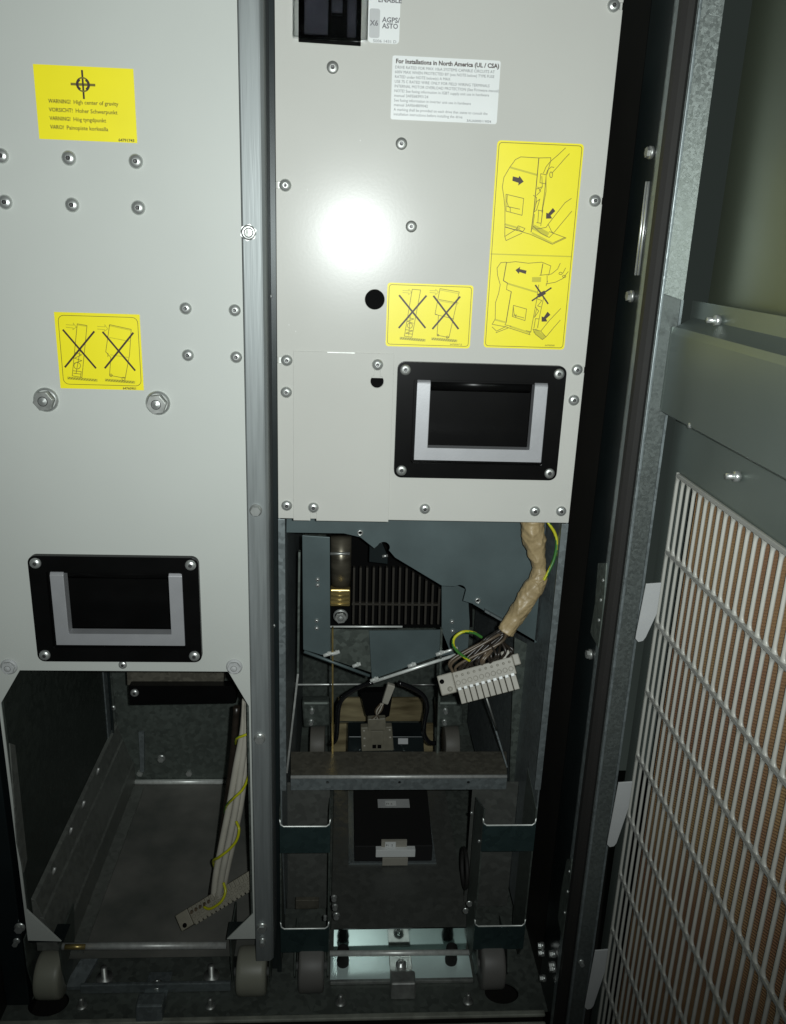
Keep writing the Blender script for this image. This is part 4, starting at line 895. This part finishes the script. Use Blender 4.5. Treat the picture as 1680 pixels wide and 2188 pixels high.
for i in range(n_):
    a0 = 9.5+i*4.6
    fbox(MB(), a0, a0+3.2, 3, 4.6, -9.6, -5).build('tooth', 'connector_l', kt_, bevel=.3)
    fbox(MB(), a0+.2, a0+3.0, 3.1, 5.2, 1.5, 7.6).build('cell', 'connector_l', kt_, bevel=.4)
    if i < 5:
        MB().tube([F(a0+1.6, 8, 2), F(a0+1.8, 6, 3), F(a0+1.6, 4, 4)], 1.3, 8).build('wire_end', 'wire_brown', kt_)
    ring = [F(a0+1.6+1.5*math.cos(t*math.pi/6), 3.2, -1.6+1.5*math.sin(t*math.pi/6)) for t in range(13)]
    MB().tube(ring, .3, 5).build('screw_ring', 'connector_l', kt_)

# ================================================================== left outer frame edge
lf = MB().box(-262, -240, -14, 30, -494, 430).build('upright', 'dark_frame', cab, bevel=1)
put('bolt', HEXB, at(43, 1981, y=-14.2), lf); put('bolt', HEXS, at(36, 2010, y=-14.2), lf)

# ================================================================== right frame, seal
rf = MB().box(261.8, 264, -43, 6, -552, 430).build('upright', 'dark_frame', cab, label='dark upright right of the right-hand module')
MB().box(261.9, 265, 6.2, 7.3, -552, 430).build('groove', 'void', rf)
MB().prism([(260.8, -43), (260.2, -47), (260.6, -53), (262, -55), (266, -55), (266, -43)], -552, 430, 'z').build('front_bead', 'galv', rf, bevel=.4)
# screws, slot and hinge leaves on the inner face
def onx(u, v, x): return at(u, v, x=x)
def side_bolt(u, v, x, r, h, parent, m='steel'):
    p = onx(u, v, x); b = MB().m(0, True); b.cyl(p, p+Vector((-h*.5, 0, 0)), r*1.2, n=16); b.m(0); b.cyl(p+Vector((-h*.5, 0, 0)), p+Vector((-h, 0, 0)), r, n=6)
    return b.build('bolt', m, parent)
for u, v in ((1394, 326), (1352, 633), (1264, 1398)): side_bolt(u, v, 261.8, 3.6, 4.5, rf, 'steel_dull')
for (ua, va), (ub, vb) in (((1382, 388), (1358, 588)), ((1387, 388), (1364, 588))):
    a, b = onx(ua, va, 261.2), onx(ub, vb, 261.2); MB().m(0, True).cyl(a, b, .9, n=8).build('slot_edge', 'steel', rf)
for pts in ([(1283, 1203), (1276, 1290), (1266, 1352), (1283, 1385), (1296, 1280), (1301, 1203)], [(1216, 1835), (1205, 1890), (1196, 1960), (1206, 2010), (1222, 1900), (1226, 1835)]):
    q = [onx(u, v, 261.4) for u, v in pts]
    h = MB().prism([(p.y, p.z) for p in q], 259.4, 261.5, 'x').build('hinge_leaf', 'galv_dark', rf, bevel=.5)
for u, v in ((1290, 1240), (1285, 1282), (1281, 1325), (1218, 1862), (1214, 1905), (1208, 1950)): side_bolt(u, v, 259.4, 1.2, 1.2, rf)
for u, v in ((1163, 2036), (1187, 2038), (1186, 2062), (1187, 2070), (1166, 2090), (1162, 2020)): side_bolt(u, v, 258, 2.8, 6, rf)
MB().prism([(259, -57), (259, -63.5), (262, -66.5), (266, -66.5), (268.4, -64), (268.4, -57)], -558, 430, 'z').build('door_seal', 'rubber', cab)
for k in range(2):
    pass
# ================================================================== DOOR, open at a right angle
dr = MB().prism([(-62, -558), (-620, -558), (-620, 186), (-62, 186)], 293, 295, 'x', holes=[[(-86, -540), (-600, -540), (-600, 63), (-86, 63)]]).build('door', 'door_skin', cab, label='open door with a pale slotted grille over a brown filter')
MB().box(268.8, 284, -63.5, -62, -558, 430).build('edge_flange', 'spangle', dr)
MB().box(269.2, 271.4, -65.2, -63.6, -558, 430).build('flange_bead', 'galv', dr, bevel=.5)
# spangled rough strip in the upper part sits slightly proud
MB().prism([(270.6, 190), (284.6, 186), (284.6, 430), (270.6, 430)], -66.4, -65.3, 'y').build('rough_strip', 'spangle_b', dr)
MB().box(284.2, 286, -64, -61.5, -558, 186).build('flange_edge', 'galv', dr)
# inner skin with the opening for the filter
MB().prism([(-66, 160), (-620, 160), (-620, 430), (-66, 430)], 302.5, 304, 'x').build('upper_sheet', 'door_olive', dr)
beam = [(279.5, 108.6), (281, 107.4), (303, 107.4), (303, 108.8), (282, 108.8), (281, 110), (281, 163), (282.5, 166.2), (286, 168.6), (302.4, 179), (302.4, 180.6), (285.2, 170), (281.4, 168), (279.5, 163.5)]
MB().prism(beam, -620, -66.8, 'y').build('cross_beam', 'door_skin', dr, bevel=.3)
MB().prism([(-66.6, 168), (-66.6, 109), (-62, 112), (-60.5, 116), (-60.5, 164), (-62, 167)], 279.4, 281, 'x').build('beam_lip', 'door_skin', dr)
MB().m(0, True).cyl((301.5, -620, 181.2), (301.5, -66, 181.2), 1.1, n=8).build('sealant_bead', 'yellow_bead', dr)
for (u, v, x) in ((1540, 685, 293), (1500, 910, 288), (1582, 1018, 293)):
    p = onx(u, v, x); b = MB().m(0, True); b.cyl(p, p+Vector((-9, 0, 0)), 1.8, n=14); b.cyl(p+Vector((-1, 0, 0)), p+Vector((-4, 0, 0)), 3.6, n=6); b.build('stud', 'steel', dr)
# filter grille
gr = MB()
ZR = [65.5-58.2*i for i in range(12)]
def bar_mesh(h, t=1.5):
    """rounded slat, flared where it meets the crossbars"""
    prof = [(-1.0, .9), (-.75, -.35), (-.3, -1.0), (.3, -1.0), (.75, -.35), (1.0, .9)]
    rows = [(0, 4.0), (1.0, 2.8), (2.4, 1.9), (4.4, t), (h/2, t*.95), (h-4.4, t), (h-2.4, 1.9), (h-1.0, 2.8), (h, 4.0)]
    b = MB().m(0, True); n = len(prof)
    for z, w in rows: b.v += [Vector((.95*p[1], p[0]*w, -z)) for p in prof]
    for i in range(len(rows)-1):
        for k in range(n-1): b.f.append([i*n+k, i*n+k+1, (i+1)*n+k+1, (i+1)*n+k]); b.mi.append(0); b.sm.append(True)
        b.f.append([i*n+n-1, i*n, (i+1)*n, (i+1)*n+n-1]); b.mi.append(0); b.sm.append(False)
    return b.mesh('grille_slat', ['grille'])
BARM = bar_mesh(55.0)
NB = 27
cnt = 0
extra = MB()
for r, zr in enumerate(ZR[:-1]):
    for k in range(NB):
        y = -85-10.05*k
        # only rows and slats the photograph reaches
        px = None
        P0 = Vector((291.0, y, zr-1.6))
        d = P0+Vector((0, 0, -20))-CAM; w = d.dot(fwd); uu = 840+FPX*d.dot(r2)/w
        if uu > 1740: continue
        put('grille_slat', BARM, P0, dr, rot=(random.uniform(-.002, .002), 0, 0)); cnt += 1
for zr in ZR:
    y0, y1 = -84, -85-10.05*NB-10
    b = MB(); b.prism([(290.2, zr-1.7), (292.6, zr-1.7), (292.6, zr+1.7), (290.2, zr+1.7)], y0, y1, 'y'); b.build('grille_crossbar', 'grille_shaded', dr, bevel=.6)
MB().box(290.4, 292.4, -84.4, -82.6, -575, 67.5).build('grille_frame', 'grille', dr, bevel=.4)
MB().box(294.6, 302.5, -600, -112, -556, 66).build('filter_mat', 'filter', dr)
MB().box(303, 305, -616, -84, -556, 66).build('outer_skin', 'void', dr)
for (za, zb) in ((-18, -73), (-192, -262), (-364, -438)):
    MB().prism([(278.5, za), (290, za+1), (290, za-24), (284, zb+11), (282.3, zb+8), (278.6, zb+7), (276.2, zb+9.5), (276.2, zb+14)], -84.6, -86, 'y').build('filter_tab', 'tab', dr, bevel=.4)
b = onx(1240, 2050, 262)
put('bolt', HEXS, at(1242, 2055, y=-63.6), dr).scale = (.8, .8, .8)
# keep hidden spread of the room dark: a plain wall far behind the photographer
MB().box(-1500, 1500, -2600, -2598, -560, 1500).build('room_wall', 'carpet', kind='structure')
print('slats', cnt, 'objects', len(bpy.data.objects))
